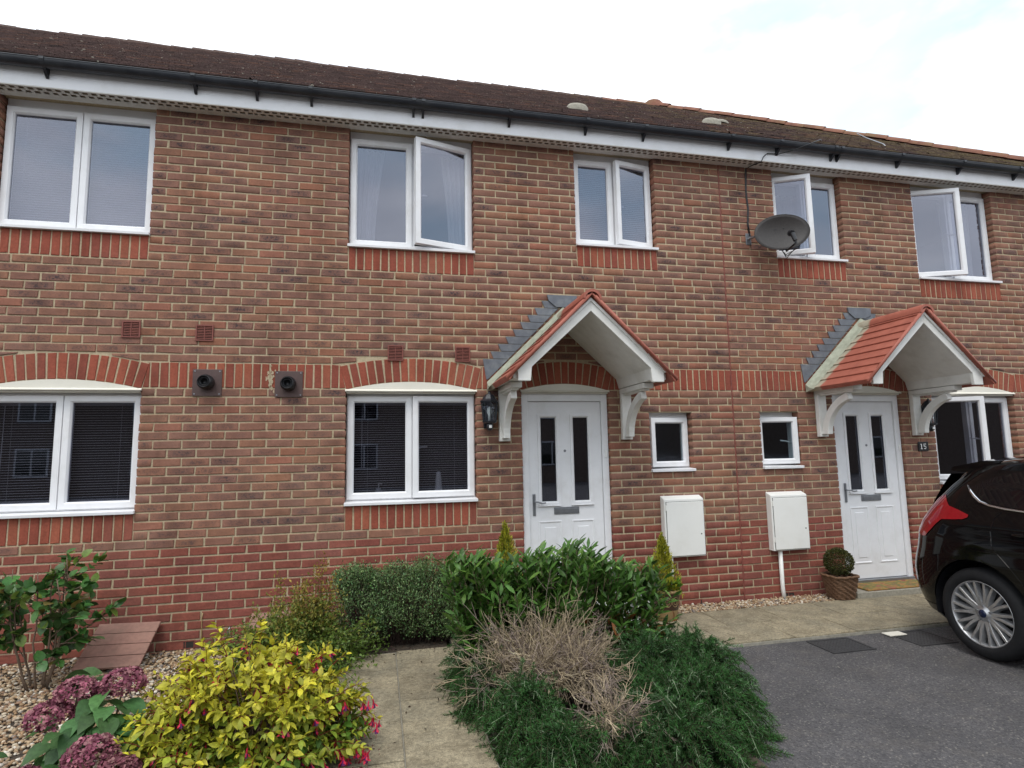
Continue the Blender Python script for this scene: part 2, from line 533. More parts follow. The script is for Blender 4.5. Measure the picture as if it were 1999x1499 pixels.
def link_mesh(name, V, Fs, mat, parent=None, smooth=False, bevel=0.0, tint=None, uv=None, origin=None):
    V = np.asarray(V, float)
    if origin is None:
        lo, hi = V.min(0), V.max(0)
        origin = np.array([(lo[0] + hi[0]) / 2, (lo[1] + hi[1]) / 2, lo[2]])
    me = bpy.data.meshes.new(name)
    fill_mesh(me, V - origin, Fs)
    if smooth:
        me.polygons.foreach_set('use_smooth', [True] * len(me.polygons))
    if tint is not None:
        at = me.attributes.new('tint', 'FLOAT_COLOR', 'POINT')
        at.data.foreach_set('color', np.asarray(tint, np.float32).ravel())
        at2 = me.attributes.new('smudge', 'FLOAT', 'POINT')
        at2.data.foreach_set('value', np.ascontiguousarray(np.asarray(tint, np.float32)[:, 3]))
    if uv is not None:
        ul = me.uv_layers.new(name='face')
        ul.data.foreach_set('uv', np.asarray(uv, np.float32).ravel())
    o = bpy.data.objects.new(name, me)
    for mt in (mat if isinstance(mat, (list, tuple)) else [mat]):
        me.materials.append(mt)
    o.location = origin
    if tint is not None:
        o.color = (0, 0, 0, 0)
    COL.objects.link(o)
    if parent is not None:
        adopt(o, parent)
    if bevel:
        bv = o.modifiers.new('edge', 'BEVEL')
        bv.width = bevel
        bv.segments = 2
        bv.limit_method = 'ANGLE'
        bv.angle_limit = math.radians(40)
    return o


def fill_mesh(me, V, Fs):
    if isinstance(Fs, np.ndarray):
        k = Fs.shape[1]
        me.vertices.add(len(V))
        me.vertices.foreach_set('co', V.astype(np.float32).ravel())
        me.loops.add(Fs.size)
        me.loops.foreach_set('vertex_index', Fs.astype(np.int32).ravel())
        me.polygons.add(len(Fs))
        me.polygons.foreach_set('loop_start', np.arange(0, Fs.size, k, dtype=np.int32))
        me.update(calc_edges=True)
    else:
        me.from_pydata(V.tolist(), [], [list(f) for f in Fs])
        me.update()


PINV = {}


def adopt(o, parent):
    if parent.name not in PINV:
        PINV[parent.name] = world_of(parent).inverted()
    o.parent = parent
    o.matrix_parent_inverse = PINV[parent.name]


def world_of(o):
    mtx = o.matrix_basis.copy()
    if o.parent is not None:
        return world_of(o.parent) @ o.matrix_parent_inverse @ mtx
    return mtx


def thing(name, label, cat, loc, group=None):
    o = bpy.data.objects.new(name, None)
    o.empty_display_size = 0.1
    o.location = loc
    COL.objects.link(o)
    return tag(o, label, cat, group)


def tag(o, label, cat, group=None, kind=None):
    if label:
        o['label'] = label
    if cat:
        o['category'] = cat
    if group:
        o['group'] = group
    if kind:
        o['kind'] = kind
    return o


def copy_tree(o, delta, label=None):
    """a copy of a thing with its parts and their sub-parts, moved by delta"""
    def rec(s, par):
        c = s.copy()
        COL.objects.link(c)
        if par is not None:
            c.parent = par
            c.matrix_parent_inverse = s.matrix_parent_inverse.copy()
        for ch in list(s.children):
            if ch is not c:
                rec(ch, c)
        return c
    kids = rec(o, None)
    kids.location = Vector(o.location) + Vector(delta)
    if label:
        kids['label'] = label
    return kids


def struct(o):
    o['kind'] = 'structure'
    return o


def basis_obj(name, me, pos, X, Y, Z, parent, color=None):
    """an object of shared mesh data placed with three axes"""
    o = bpy.data.objects.new(name, me)
    mw = Matrix(((X[0], Y[0], Z[0], pos[0]), (X[1], Y[1], Z[1], pos[1]), (X[2], Y[2], Z[2], pos[2]), (0, 0, 0, 1)))
    COL.objects.link(o)
    o.matrix_basis = mw
    if parent is not None:
        adopt(o, parent)
    if color is not None:
        o.color = color
    return o

# ================================================================== GROUND (setting)
def sheet(name, poly, z, mat, thick=0.0):
    b = MB()
    if thick:
        b.prism(poly, z - thick, z, 'z')
    else:
        b.add([(x, y, z) for x, y in poly], [tuple(range(len(poly)))])
    return b.build(name, mat)


gr = struct(sheet('ground', [(-400, -400), (400, -400), (400, 400), (-400, 400)], -0.12, M['grass']))
tar = struct(sheet('driveway', [(-60, -40), (60, -40), (60, -1.185), (-1.45, -1.185), (-1.45, -2.0), (-1.78, -2.5), (-1.78, -3.6), (-60, -3.6)], -0.004, M['asphalt'], 0.1))
bed = struct(sheet('planting_bed', [(-3.06, -3.6), (-1.783, -3.6), (-1.783, -2.502), (-1.453, -2.002), (-1.453, -1.186), (-3.06, -1.186)], 0.006, M['soil'], 0.1))
bed2 = struct(sheet('planting_bed', [(-4.35, -1.02), (-3.975, -1.02), (-3.1, -0.60), (-3.1, 0.0), (-4.35, 0.0)], 0.004, M['soil'], 0.1))
bed3 = struct(sheet('gravel_bed', [(-14, -3.6), (-3.975, -3.6), (-3.975, -1.024), (-4.354, -1.024), (-4.354, 0.0), (-14, 0.0)], -0.012, M['soil'], 0.1))
bed4 = struct(sheet('gravel_bed', [(-3.095, -0.27), (9.0, -0.27), (9.0, 0.0), (-3.095, 0.0)], 0.012, M['soil'], 0.1))

# the paths: every slab its own piece
path = bpy.data.objects.new('path', None)
path.location = (-2, -0.7, 0)
COL.objects.link(path)
struct(path)


def slab(x0, x1, y0, y1, z=0.03):
    g = 0.004
    b = MB()
    dz = RNG.normal(0, 0.0015)
    b.box(x0 + g, x1 - g, y0 + g, y1 - g, z - 0.06, z + dz)
    o = b.build('paving_slab', M['slab'], path, bevel=0.004)


for c in range(2):
    xs = [-3.968, -3.52, -3.07]
    off = 0.0 if c else 0.32
    y = -1.19 - 0.40 + off * 0
    edges = [-0.62, -1.16, -1.6, -2.06, -2.52, -2.98, -3.44] if c else [-1.02, -1.28, -1.88, -2.34, -2.8, -3.26, -3.6]
    for y1, y0 in zip(edges[:-1], edges[1:]):
        if c == 1 and y1 > -1.0:
            continue
        slab(xs[c], xs[c + 1], y0, y1)
slab(-3.52, -3.07, -1.16, -0.62)
slab(-3.968, -3.52, -1.02, -0.66)
x = -3.07
i = 0
for r, (y0, y1) in enumerate([(-0.73, -0.28), (-1.18, -0.73)]):
    x = -3.07 - 0.0
    widths = [0.60] * 22
    if r:
        widths = [0.33] + widths
    for wd in widths:
        if x > 9.0:
            break
        slab(x, x + wd, y0, y1)
        x += wd
jb = MB().box(-3.97, -3.066, -3.6, -0.62, -0.03, 0.018).box(-3.066, 9.2, -1.183, -0.278, -0.03, 0.018)
jb.build('path_joint_sand', M['concrete'], path)

# door steps
for xc in (-1.858, 1.6875):
    o = MB().box(xc - 0.60, xc + 0.60, -0.30, 0.03, 0.012, 0.085).build('door_step', M['concrete'], None, bevel=0.006)
    tag(o, 'concrete step below the front door ' + ('hidden behind the shrubs' if xc < 0 else 'of number 15, under the doormat'), 'step', 'door steps')

# ================================================================== THE TERRACE
ZS = 4.715
OPEN_UP = [(-6.844, -5.644, 3.525, 4.725), (-3.956, -2.756, 3.525, 4.725), (-1.6875, -0.7875, 3.675, 4.725), (0.675, 1.575, 3.675, 4.725), (2.5875, 3.7875, 3.525, 4.725)]
OPEN_GD = [(-6.844, -5.644, 1.125, 2.175), (-3.956, -2.756, 1.125, 2.175), (2.5875, 3.7875, 1.125, 2.175)]
OPEN_DR = [(-2.306, -1.406, 0.10, 2.175), (1.2375, 2.1375, 0.10, 2.175)]
OPEN_WC = [(-0.962, -0.492, 1.35, 1.95), (0.317, 0.787, 1.35, 1.95)]
OPENS = OPEN_UP + OPEN_GD + OPEN_DR + OPEN_WC
XL, XM, XJ, XR = -9.6, -4.8, 0.0, 5.35

HOUSES = [
    thing('terraced_house', 'brick house at the left edge, with closed blinds in its upper window', 'house', ((XL + XM) / 2, 0, 0), 'houses of the brick terrace'),
    thing('terraced_house', 'brick house in the middle, its front door half hidden by shrubs', 'house', ((XM + XJ) / 2, 0, 0), 'houses of the brick terrace'),
    thing('terraced_house', 'brick house on the right with the satellite dish and the number 15', 'house', ((XJ + XR) / 2, 0, 0), 'houses of the brick terrace'),
]
LIM = [(XL, XM), (XM, XJ), (XJ, XR)]


def house_at(x):
    return 0 if x < XM else (1 if x < XJ else 2)


def mortar_wall(hx, x0, x1):
    z0, z1 = -0.3, 5.0
    ops = [(o[0] - 0.009, o[1] + 0.009, o[2], o[3]) for o in OPENS if o[0] > x0 - 0.01 and o[1] < x1 + 0.01]
    xs = sorted({x0, x1, *[v for o in ops for v in o[:2]]})
    zs = sorted({z0, z1, *[v for o in ops for v in o[2:]]})
    yf, yb = 0.0042, 0.112
    b = MB()

    def is_open(xm, zm):
        return any(o[0] < xm < o[1] and o[2] < zm < o[3] for o in ops)
    g = {}
    for i in range(len(xs) - 1):
        for j in range(len(zs) - 1):
            g[i, j] = not is_open((xs[i] + xs[i + 1]) / 2, (zs[j] + zs[j + 1]) / 2)
    for (i, j), solid in g.items():
        if not solid:
            continue
        a, c, d, e = xs[i], xs[i + 1], zs[j], zs[j + 1]
        b.add([(a, yf, d), (c, yf, d), (c, yf, e), (a, yf, e)], [(0, 1, 2, 3)])
        b.add([(a, yb, d), (c, yb, d), (c, yb, e), (a, yb, e)], [(3, 2, 1, 0)])
        for (di, dj, pts) in ((-1, 0, [(a, yf, d), (a, yf, e), (a, yb, e), (a, yb, d)]), (1, 0, [(c, yf, e), (c, yf, d), (c, yb, d), (c, yb, e)]),
                              (0, -1, [(c, yf, d), (a, yf, d), (a, yb, d), (c, yb, d)]), (0, 1, [(a, yf, e), (c, yf, e), (c, yb, e), (a, yb, e)])):
            if not g.get((i + di, j + dj), False):
                b.add(pts, [(0, 1, 2, 3)])
    b.build('wall', M['mortar'], HOUSES[hx])


for h, (a, c) in enumerate(LIM):
    mortar_wall(h, a, c)

# ---- bricks: (corner quad in x,z) ; kinds
BR = []      # dict(kind, q=[(x,z)*4], plain)


def arch(xc, a, zs_, rise):
    R = (a * a + rise * rise) / (2 * rise)
    return dict(xc=xc, a=a, R=R, zc=zs_ + rise - R, th=math.asin(a / R), zs=zs_)


ARCHES = [arch((o[0] + o[1]) / 2, 0.605, 2.168, 0.078) for o in OPEN_GD] + [arch((o[0] + o[1]) / 2, 0.455, 2.172, 0.066) for o in OPEN_DR]


def ext_z(x):
    """underside that the stretchers above the band must clear"""
    z = 2.40
    for A in ARCHES:
        d = abs(x - A['xc'])
        if d < (A['R'] + 0.22) * math.sin(A['th']) + 0.01:
            z = max(z, A['zc'] + math.sqrt((A['R'] + 0.225) ** 2 - d * d))
    return z


def runs(x0, x1, k):
    zm = k * 0.075 + 0.0375
    seg = [(x0, x1)]
    blk = [(o[0], o[1]) for o in OPENS if o[2] < zm < o[3]]
    for o in OPEN_UP + OPEN_GD:
        if o[2] - 0.225 < zm < o[2]:
            blk.append((o[0], o[1]))
    for a, c in blk:
        ns = []
        for s, e in seg:
            if c <= s or a >= e:
                ns.append((s, e))
            else:
                if a > s:
                    ns.append((s, a))
                if c < e:
                    ns.append((c, e))
        seg = ns
    return seg


for (wx0, wx1) in ((XL, XJ), (XJ, XR)):
    for k in range(-1, 63):
        if k in (29, 30, 31):
            continue
        z0, z1 = k * 0.075 + 0.0068, k * 0.075 + 0.0682
        for s, e in runs(wx0, wx1, k):
            x = s
            first = (k % 2 == 0)
            drift = 0.0
            while x < e - 0.02:
                wd = 0.225
                if first:
                    wd = 0.1125
                    first = False
                if e - (x + wd) < 0.055:
                    wd = e - x
                xa = x + (0.0068 if x > s + 1e-6 else 0.001) + RNG.normal(0, 0.001)
                xb = x + wd - (0.0068 if x + wd < e - 1e-6 else 0.001) + RNG.normal(0, 0.001)
                if abs(x) < 1e-6:
                    xa = 0.008
                if abs(x + wd) < 1e-6:
                    xb = -0.008
                za, zb = z0, z0
                skip = False
                if k in (32, 33):
                    za, zb = max(z0, ext_z(xa) + 0.007), max(z0, ext_z(xb) + 0.007)
                    if z1 - max(za, zb) < 0.008:
                        skip = True
                if not skip:
                    BR.append(dict(kind='red' if k < 11 else 'brown', q=[(xa, za), (xb, zb), (xb, z1), (xa, z1)], std=(k not in (32, 33)), edge=(x <= s + 1e-6 or x + wd >= e - 1e-6)))
                x += wd

# soldiers under the windows
for o in OPEN_UP + OPEN_GD:
    n = round((o[1] - o[0]) / 0.075)
    p = (o[1] - o[0]) / n
    for i in range(n):
        x0 = o[0] + i * p
        BR.append(dict(kind='sold', q=[(x0 + 0.0062, o[2] - 0.2195), (x0 + p - 0.0062, o[2] - 0.2195), (x0 + p - 0.0062, o[2] - 0.006), (x0 + 0.0062, o[2] - 0.006)], std=False, edge=False))
# band of soldiers and the arches
spans = sorted([(A['xc'] - A['a'], A['xc'] + A['a'], A) for A in ARCHES], key=lambda t: t[0])
for A in ARCHES:
    n = round(2 * A['th'] * A['R'] / 0.0765)
    if n % 2 == 0:
        n += 1
    da = 2 * A['th'] / n
    for i in range(n):
        t0, t1 = -A['th'] + i * da, -A['th'] + (i + 1) * da
        r0, r1 = A['R'] + 0.002, A['R'] + 0.2185
        g0 = 0.0055 / A['R']
        g1 = 0.0075 / A['R']

        def P(r, t):
            return (A['xc'] + r * math.sin(t), A['zc'] + r * math.cos(t))
        BR.append(dict(kind='sold', q=[P(r0, t0 + g0), P(r0, t1 - g0), P(r1, t1 - g1), P(r1, t0 + g1)], std=False, edge=False))
prev = None
zones = []
cur = XL
for s, e, A in spans:
    zones.append((cur, s, A, 'L'))
    cur = e
zones.append((cur, XR, None, None))
lastA = None
for (s, e, A, _) in zones:
    # left end leans off the previous arch's right springer, right end off the next arch's left springer
    tl = math.tan(lastA['th']) * 0.225 if lastA else 0.0
    tr = math.tan(A['th']) * 0.225 if A else 0.0
    xs_, xe_ = s + tl, e - tr
    cuts = [xs_, xe_]
    if s < XJ < e:
        cuts = [xs_, XJ, xe_]
    for a, c in zip(cuts[:-1], cuts[1:]):
        n = max(1, round((c - a) / 0.075))
        p = (c - a) / n
        for i in range(n):
            x0, x1 = a + i * p + 0.0062, a + (i + 1) * p - 0.0062
            BR.append(dict(kind='sold', q=[(x0, 2.1805), (x1, 2.1805), (x1, 2.3945), (x0, 2.3945)], std=False, edge=False))
    # wedge bricks against the skewbacks
    if lastA:
        BR.append(dict(kind='sold', q=[(s + 0.006, 2.1805), (s + tl - 0.004, 2.1805), (s + tl - 0.004, 2.3945), (s + tl - 0.006, 2.3945)], std=False, edge=False))
    if A:
        BR.append(dict(kind='sold', q=[(e - tr + 0.004, 2.1805), (e - 0.006, 2.1805), (e - tr + 0.006, 2.3945), (e - tr + 0.004, 2.3945)], std=False, edge=False))
    lastA = A


def brick_geo(q, j=0.0016, depth=0.106):
    """front chamfer ring, edge ring and back ring: 13 faces without the back"""
    q = np.array(q, float) + RNG.normal(0, j, (4, 2))
    c = q.mean(0)
    d = q - c
    ins = q - np.sign(d) * np.minimum(0.0045, np.abs(d) * 0.3)
    y0 = RNG.normal(-0.0024, 0.0014)
    tilt = RNG.normal(0, 0.0011, 4)
    V = [(ins[i][0], y0 + tilt[i], ins[i][1]) for i in range(4)] + [(q[i][0], y0 + 0.0038, q[i][1]) for i in range(4)] + [(q[i][0], depth, q[i][1]) for i in range(4)]
    F = [(0, 1, 2, 3)]
    for i in range(4):
        k = (i + 1) % 4
        F.append((i, i + 4, k + 4, k))
    for i in range(4):
        k = (i + 1) % 4
        F.append((i + 4, i + 8, k + 8, k + 4))
    lo, hi = q.min(0), q.max(0)
    ext = np.maximum(hi - lo, 1e-4)
    uvv = [((v[0] - lo[0]) / ext[0], (v[2] - lo[1]) / ext[1]) for v in V]
    return V, F, uvv


BROWN = np.array([(0.272, 0.131, 0.089), (0.262, 0.126, 0.088), (0.280, 0.136, 0.090), (0.253, 0.124, 0.089), (0.286, 0.139, 0.088), (0.247, 0.124, 0.089)])
ORANGE = np.array([(0.300, 0.131, 0.080), (0.292, 0.121, 0.080), (0.292, 0.139, 0.084)])
DARK = np.array([(0.232, 0.118, 0.089), (0.237, 0.120, 0.089), (0.222, 0.116, 0.089)])
RED = np.array([(0.248, 0.077, 0.055), (0.235, 0.073, 0.055), (0.262, 0.084, 0.058), (0.238, 0.080, 0.062)])
SOLD = np.array([(0.288, 0.076, 0.047), (0.272, 0.072, 0.046), (0.303, 0.083, 0.050), (0.252, 0.070, 0.047), (0.310, 0.093, 0.054)])


def brick_colour(kind):
    if kind == 'red':
        c, a = RED[RNG.integers(len(RED))], 0.0
    elif kind == 'sold':
        c, a = SOLD[RNG.integers(len(SOLD))], 0.0
    else:
        r = RNG.random()
        if r < 0.085:
            c, a = DARK[RNG.integers(3)], RNG.uniform(0.9, 1.15)
        elif r < 0.19:
            c, a = ORANGE[RNG.integers(3)], RNG.uniform(0.0, 0.35)
        else:
            c, a = BROWN[RNG.integers(len(BROWN))], RNG.uniform(0.05, 0.75)
    c = c * RNG.normal(1.0, 0.045)
    return (float(c[0]), float(c[1]), float(c[2]), float(a))


# how large each brick shows
for b_ in BR:
    q = np.array(b_['q'])
    c = q.mean(0)
    wdt, hgt = q.max(0) - q.min(0)
    u, v, dz = proj((c[0], 0, c[1]))
    vis = (-20 < u < 2019) and (-20 < v < 1519)
    hid = (-4.05 < c[0] < -1.2 and c[1] < 0.62) or (1.7 < c[0] and c[1] < 1.15) or (abs(c[0] + 1.858) < 0.6 and 2.4 < c[1] < 2.95)
    b_['show'] = 0 if (not vis or hid) else wdt * hgt / dz ** 2
    b_['h'] = house_at(c[0])

SHARED = {}


def add_brick_obj(b_, parent, name):
    q = np.array(b_['q'])
    lo = q.min(0)
    wdt, hgt = q.max(0) - lo
    if b_['std']:
        kw = min([0.2155, 0.1035, 0.17, 0.05, 0.216], key=lambda t: abs(t - wdt)) if False else round(wdt * 200) / 200
        key = (kw, int(RNG.integers(4)))
        if key not in SHARED:
            V, F, U = brick_geo([(0, 0), (kw, 0), (kw, 0.064), (0, 0.064)])
            me = bpy.data.meshes.new('brick')
            me.from_pydata(V, [], F)
            ul = me.uv_layers.new(name='face')
            ul.data.foreach_set('uv', [c for f in F for i in f for c in U[i]])
            me.materials.append(M['brick'])
            SHARED[key] = me
        me = SHARED[key]
        o = bpy.data.objects.new(name, me)
        o.location = (lo[0], 0, lo[1])
        o.scale = (wdt / kw, 1, hgt / 0.064)
    else:
        V, F, U = brick_geo(q - lo)
        me = bpy.data.meshes.new(name)
        me.from_pydata(V, [], F)
        ul = me.uv_layers.new(name='face')
        ul.data.foreach_set('uv', [c for f in F for i in f for c in U[i]])
        me.materials.append(M['brick'])
        o = bpy.data.objects.new(name, me)
        o.location = (lo[0], 0, lo[1])
    COL.objects.link(o)
    o.color = brick_colour(b_['kind'])
    adopt(o, parent)


def join_bricks(lst, parent, name):
    V, F, U, T = [], [], [], []
    for b_ in lst:
        v, f, u = brick_geo(b_['q'])
        n = len(V)
        V += v
        F += [tuple(i + n for i in ff) for ff in f]
        U += [c for ff in f for i in ff for c in u[i]]
        T += [brick_colour(b_['kind'])] * len(v)
    if not V:
        return
    o = link_mesh(name, np.array(V), np.array(F), M['brick'], parent, tint=np.array(T), uv=U)
    o['kind'] = 'stuff'


for h in range(3):
    mine = [b_ for b_ in BR if b_['h'] == h]
    st = sorted([b_ for b_ in mine if b_['kind'] != 'sold'], key=lambda t: -t['show'])
    so = sorted([b_ for b_ in mine if b_['kind'] == 'sold'], key=lambda t: -t['show'])
    for b_ in st[:300]:
        add_brick_obj(b_, HOUSES[h], 'brick')
    join_bricks(st[300:], HOUSES[h], 'brickwork')
    for b_ in so[:290]:
        if b_['show'] > 0:
            add_brick_obj(b_, HOUSES[h], 'soldier_brick')
    rest = [b_ for b_ in so[:290] if b_['show'] <= 0] + so[290:]
    join_bricks(rest, HOUSES[h], 'soldier_course')

# movement joint
MB().box(-0.0065, 0.0065, -0.001, 0.02, -0.1, 4.71).build('movement_joint', M['joint'], HOUSES[2])

# interiors, party walls and upper floor, so that nothing is seen through
for h, (a, c) in enumerate(LIM):
    b = MB()
    y0, y1 = 0.1125, 4.6
    b.box(a + 0.002, a + 0.06, y0, y1, -0.05, 4.95)
    b.box(c - 0.06, c - 0.002, y0, y1, -0.05, 4.95)
    b.box(a + 0.06, c - 0.06, y1 - 0.05, y1, -0.05, 4.95)
    b.box(a + 0.06, c - 0.06, y0 + 0.1, y1 - 0.05, -0.05, 0.08)
    b.box(a + 0.06, c - 0.06, y0 + 0.1, y1 - 0.05, 2.42, 2.68)
    b.box(a + 0.06, c - 0.06, y0, y1 - 0.05, 4.9, 5.0)
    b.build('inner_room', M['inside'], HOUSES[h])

# ------------------------------------------------------------------ windows


def rot_about(V, hx, hy, ang):
    V = np.array(V, float)
    x, y = V[:, 0] - hx, V[:, 1] - hy
    V[:, 0] = hx + x * math.cos(ang) - y * math.sin(ang)
    V[:, 1] = hy + x * math.sin(ang) + y * math.cos(ang)
    return V


def mitred(b, x0, x1, z0, z1, wd, y0, y1, lip=0.012):
    """a frame of four mitred bars with a sloping inner bead"""
    o = [(x0, z0), (x1, z0), (x1, z1), (x0, z1)]
    i1 = [(x0 + wd - lip, z0 + wd - lip), (x1 - wd + lip, z0 + wd - lip), (x1 - wd + lip, z1 - wd + lip), (x0 + wd - lip, z1 - wd + lip)]
    i2 = [(x0 + wd, z0 + wd), (x1 - wd, z0 + wd), (x1 - wd, z1 - wd), (x0 + wd, z1 - wd)]
    for k in range(4):
        n = (k + 1) % 4
        vs = [(*p[:1], y, p[1]) for p, y in ((o[k], y0), (o[n], y0), (i1[n], y0), (i1[k], y0), (i2[n], y0 + 0.016), (i2[k], y0 + 0.016), (i2[n], y1), (i2[k], y1), (o[n], y1), (o[k], y1))]
        b.add(vs, [(0, 1, 2, 3), (3, 2, 4, 5), (5, 4, 6, 7), (7, 6, 8, 9), (9, 8, 1, 0)])
    return b


def window(h, op, head, sashes, sill=True, frost=False, fw=0.045, sw=0.058):
    """sashes: list of (x0 fraction, x1 fraction, hinge 'L'/'R'/None, opening angle in degrees, handle)"""
    x0, x1, z0, z1 = op
    par = HOUSES[h]
    fz0, fz1 = z0 + 0.032, head
    fx0, fx1 = x0 + 0.004, x1 - 0.004
    yf, yb = 0.082, 0.146
    b = MB()
    mitred(b, fx0, fx1, fz0, fz1, fw, yf, yb, 0.006)
    for (s0, s1, *_r) in sashes[:-1]:
        xm = fx0 + s1 * (fx1 - fx0)
        b.box(xm - 0.022, xm + 0.022, yf, yb - 0.002, fz0 + fw - 0.004, fz1 - fw + 0.004)
    win = b.build('window', M['upvc'], par, bevel=0.002)
    # sill
    if sill:
        b = MB()
        b.prism([(yf + 0.03, z0 + 0.002), (-0.034, z0 - 0.006), (-0.036, z0 + 0.020), (yf + 0.03, z0 + 0.0315)][::-1], x0 - 0.006, x1 + 0.006, 'x')
        b.build('sill', M['upvc'], win, bevel=0.003)
    if head < z1 - 0.02:
        MB().box(x0 + 0.002, x1 - 0.002, yf + 0.010, yb, fz1 + 0.001, z1 + 0.02).build('head_strip', M['upvc'], win, bevel=0.002)
    for (s0, s1, hinge, ang, handle) in sashes:
        a = fx0 + s0 * (fx1 - fx0) + (0.010 if s0 == 0 else 0.004)
        c = fx0 + s1 * (fx1 - fx0) - (0.010 if s1 == 1 else 0.004)
        za, zb = fz0 + 0.012, fz1 - 0.012
        b = mitred(MB(), a, c, za, zb, sw, 0.066, 0.125)
        pane = MB().box(a + sw - 0.008, c - sw + 0.008, 0.094, 0.098, za + sw - 0.008, zb - sw + 0.008)
        hd = None
        if handle:
            xh = c - sw * 0.5 if hinge == 'L' else a + sw * 0.5
            zh = (za + zb) / 2 - 0.02
            dirx = -1 if hinge == 'L' else 1
            hd = MB().box(xh - 0.012, xh + 0.012, 0.126, 0.140, zh - 0.03, zh + 0.03).tube([(xh, 0.145, zh), (xh, 0.165, zh), (xh + dirx * 0.06, 0.168, zh + 0.012), (xh + dirx * 0.12, 0.168, zh + 0.02)], 0.009, 6)
        if hinge:
            hx = c if hinge == 'R' else a
            an = math.radians(ang) * (1 if hinge == 'R' else -1)
            for mm in (b, pane, hd):
                if mm:
                    mm.v = [tuple(p) for p in rot_about(mm.v, hx, 0.066, an)]
        b.build('sash', M['upvc'], win, bevel=0.002)
        pane.build('pane', M['frost'] if frost else M['glass'], win)
        if hd:
            hd.build('handle', M['upvc'], win, smooth=False)
    return win


def arch_panel(h, op, A):
    """pale board that closes the shallow arch above a flat window or door head, with its small drip ledge"""
    pts = []
    a = A['a'] - 0.008
    n = 14
    for i in range(n + 1):
        x = -a + 2 * a * i / n
        pts.append((A['xc'] + x, A['zc'] + math.sqrt((A['R'] - 0.003) ** 2 - x * x)))
    zb = A['zs'] - 0.002
    poly = [(A['xc'] - a, zb), (A['xc'] + a, zb)] + pts[::-1]
    b = MB().prism(poly, -0.006, 0.09)
    b.prism([(-0.024, zb - 0.016), (-0.026, zb - 0.010), (-0.0065, zb + 0.006), (-0.0065, zb - 0.016)], A['xc'] - A['a'] - 0.004, A['xc'] + A['a'] + 0.004, 'x')
    b.build('arch_panel', M['cream'], HOUSES[h])
    MB().box(A['xc'] - a, A['xc'] + a, 0.0, 0.1, zb - 0.030, zb - 0.0005).build('head_trim', M['cream'], HOUSES[h])


WIN = {}
WIN['ul'] = window(0, OPEN_UP[0], 4.655, [(0, .5, None, 0, False), (.5, 1, None, 0, False)])
WIN['um'] = window(1, OPEN_UP[1], 4.655, [(0, .5, None, 0, False), (.5, 1, 'R', 16, True)])
WIN['us'] = window(1, OPEN_UP[2], 4.655, [(0, .5, None, 0, False), (.5, 1, 'R', 11, True)], frost=False)
WIN['ud'] = window(2, OPEN_UP[3], 4.655, [(0, .5, 'L', 27, True), (.5, 1, None, 0, False)], frost=False)
WIN['ur'] = window(2, OPEN_UP[4], 4.655, [(0, .5, 'L', 21, True), (.5, 1, None, 0, False)])
WIN['gl'] = window(0, OPEN_GD[0], 2.125, [(0, .5, None, 0, False), (.5, 1, None, 0, False)])
WIN['gm'] = window(1, OPEN_GD[1], 2.125, [(0, .5, None, 0, False), (.5, 1, 'R', 3.5, True)])
WIN['g15'] = window(2, OPEN_GD[2], 2.125, [(0, .5, 'L', 24, True), (.5, 1, None, 0, False)])
WIN['wc1'] = window(1, OPEN_WC[0], 1.905, [(0, 1, 'R', 8, False)], fw=0.035, sw=0.055, frost=True)
WIN['wc2'] = window(2, OPEN_WC[1], 1.905, [(0, 1, 'L', 9, True)], fw=0.035, sw=0.055, frost=True)
for i, op in enumerate(OPEN_GD):
    arch_panel((0, 1, 2)[i], op, ARCHES[i])
for i, op in enumerate(OPEN_DR):
    arch_panel((1, 2)[i], op, ARCHES[3 + i])

# ------------------------------------------------------------------ front doors


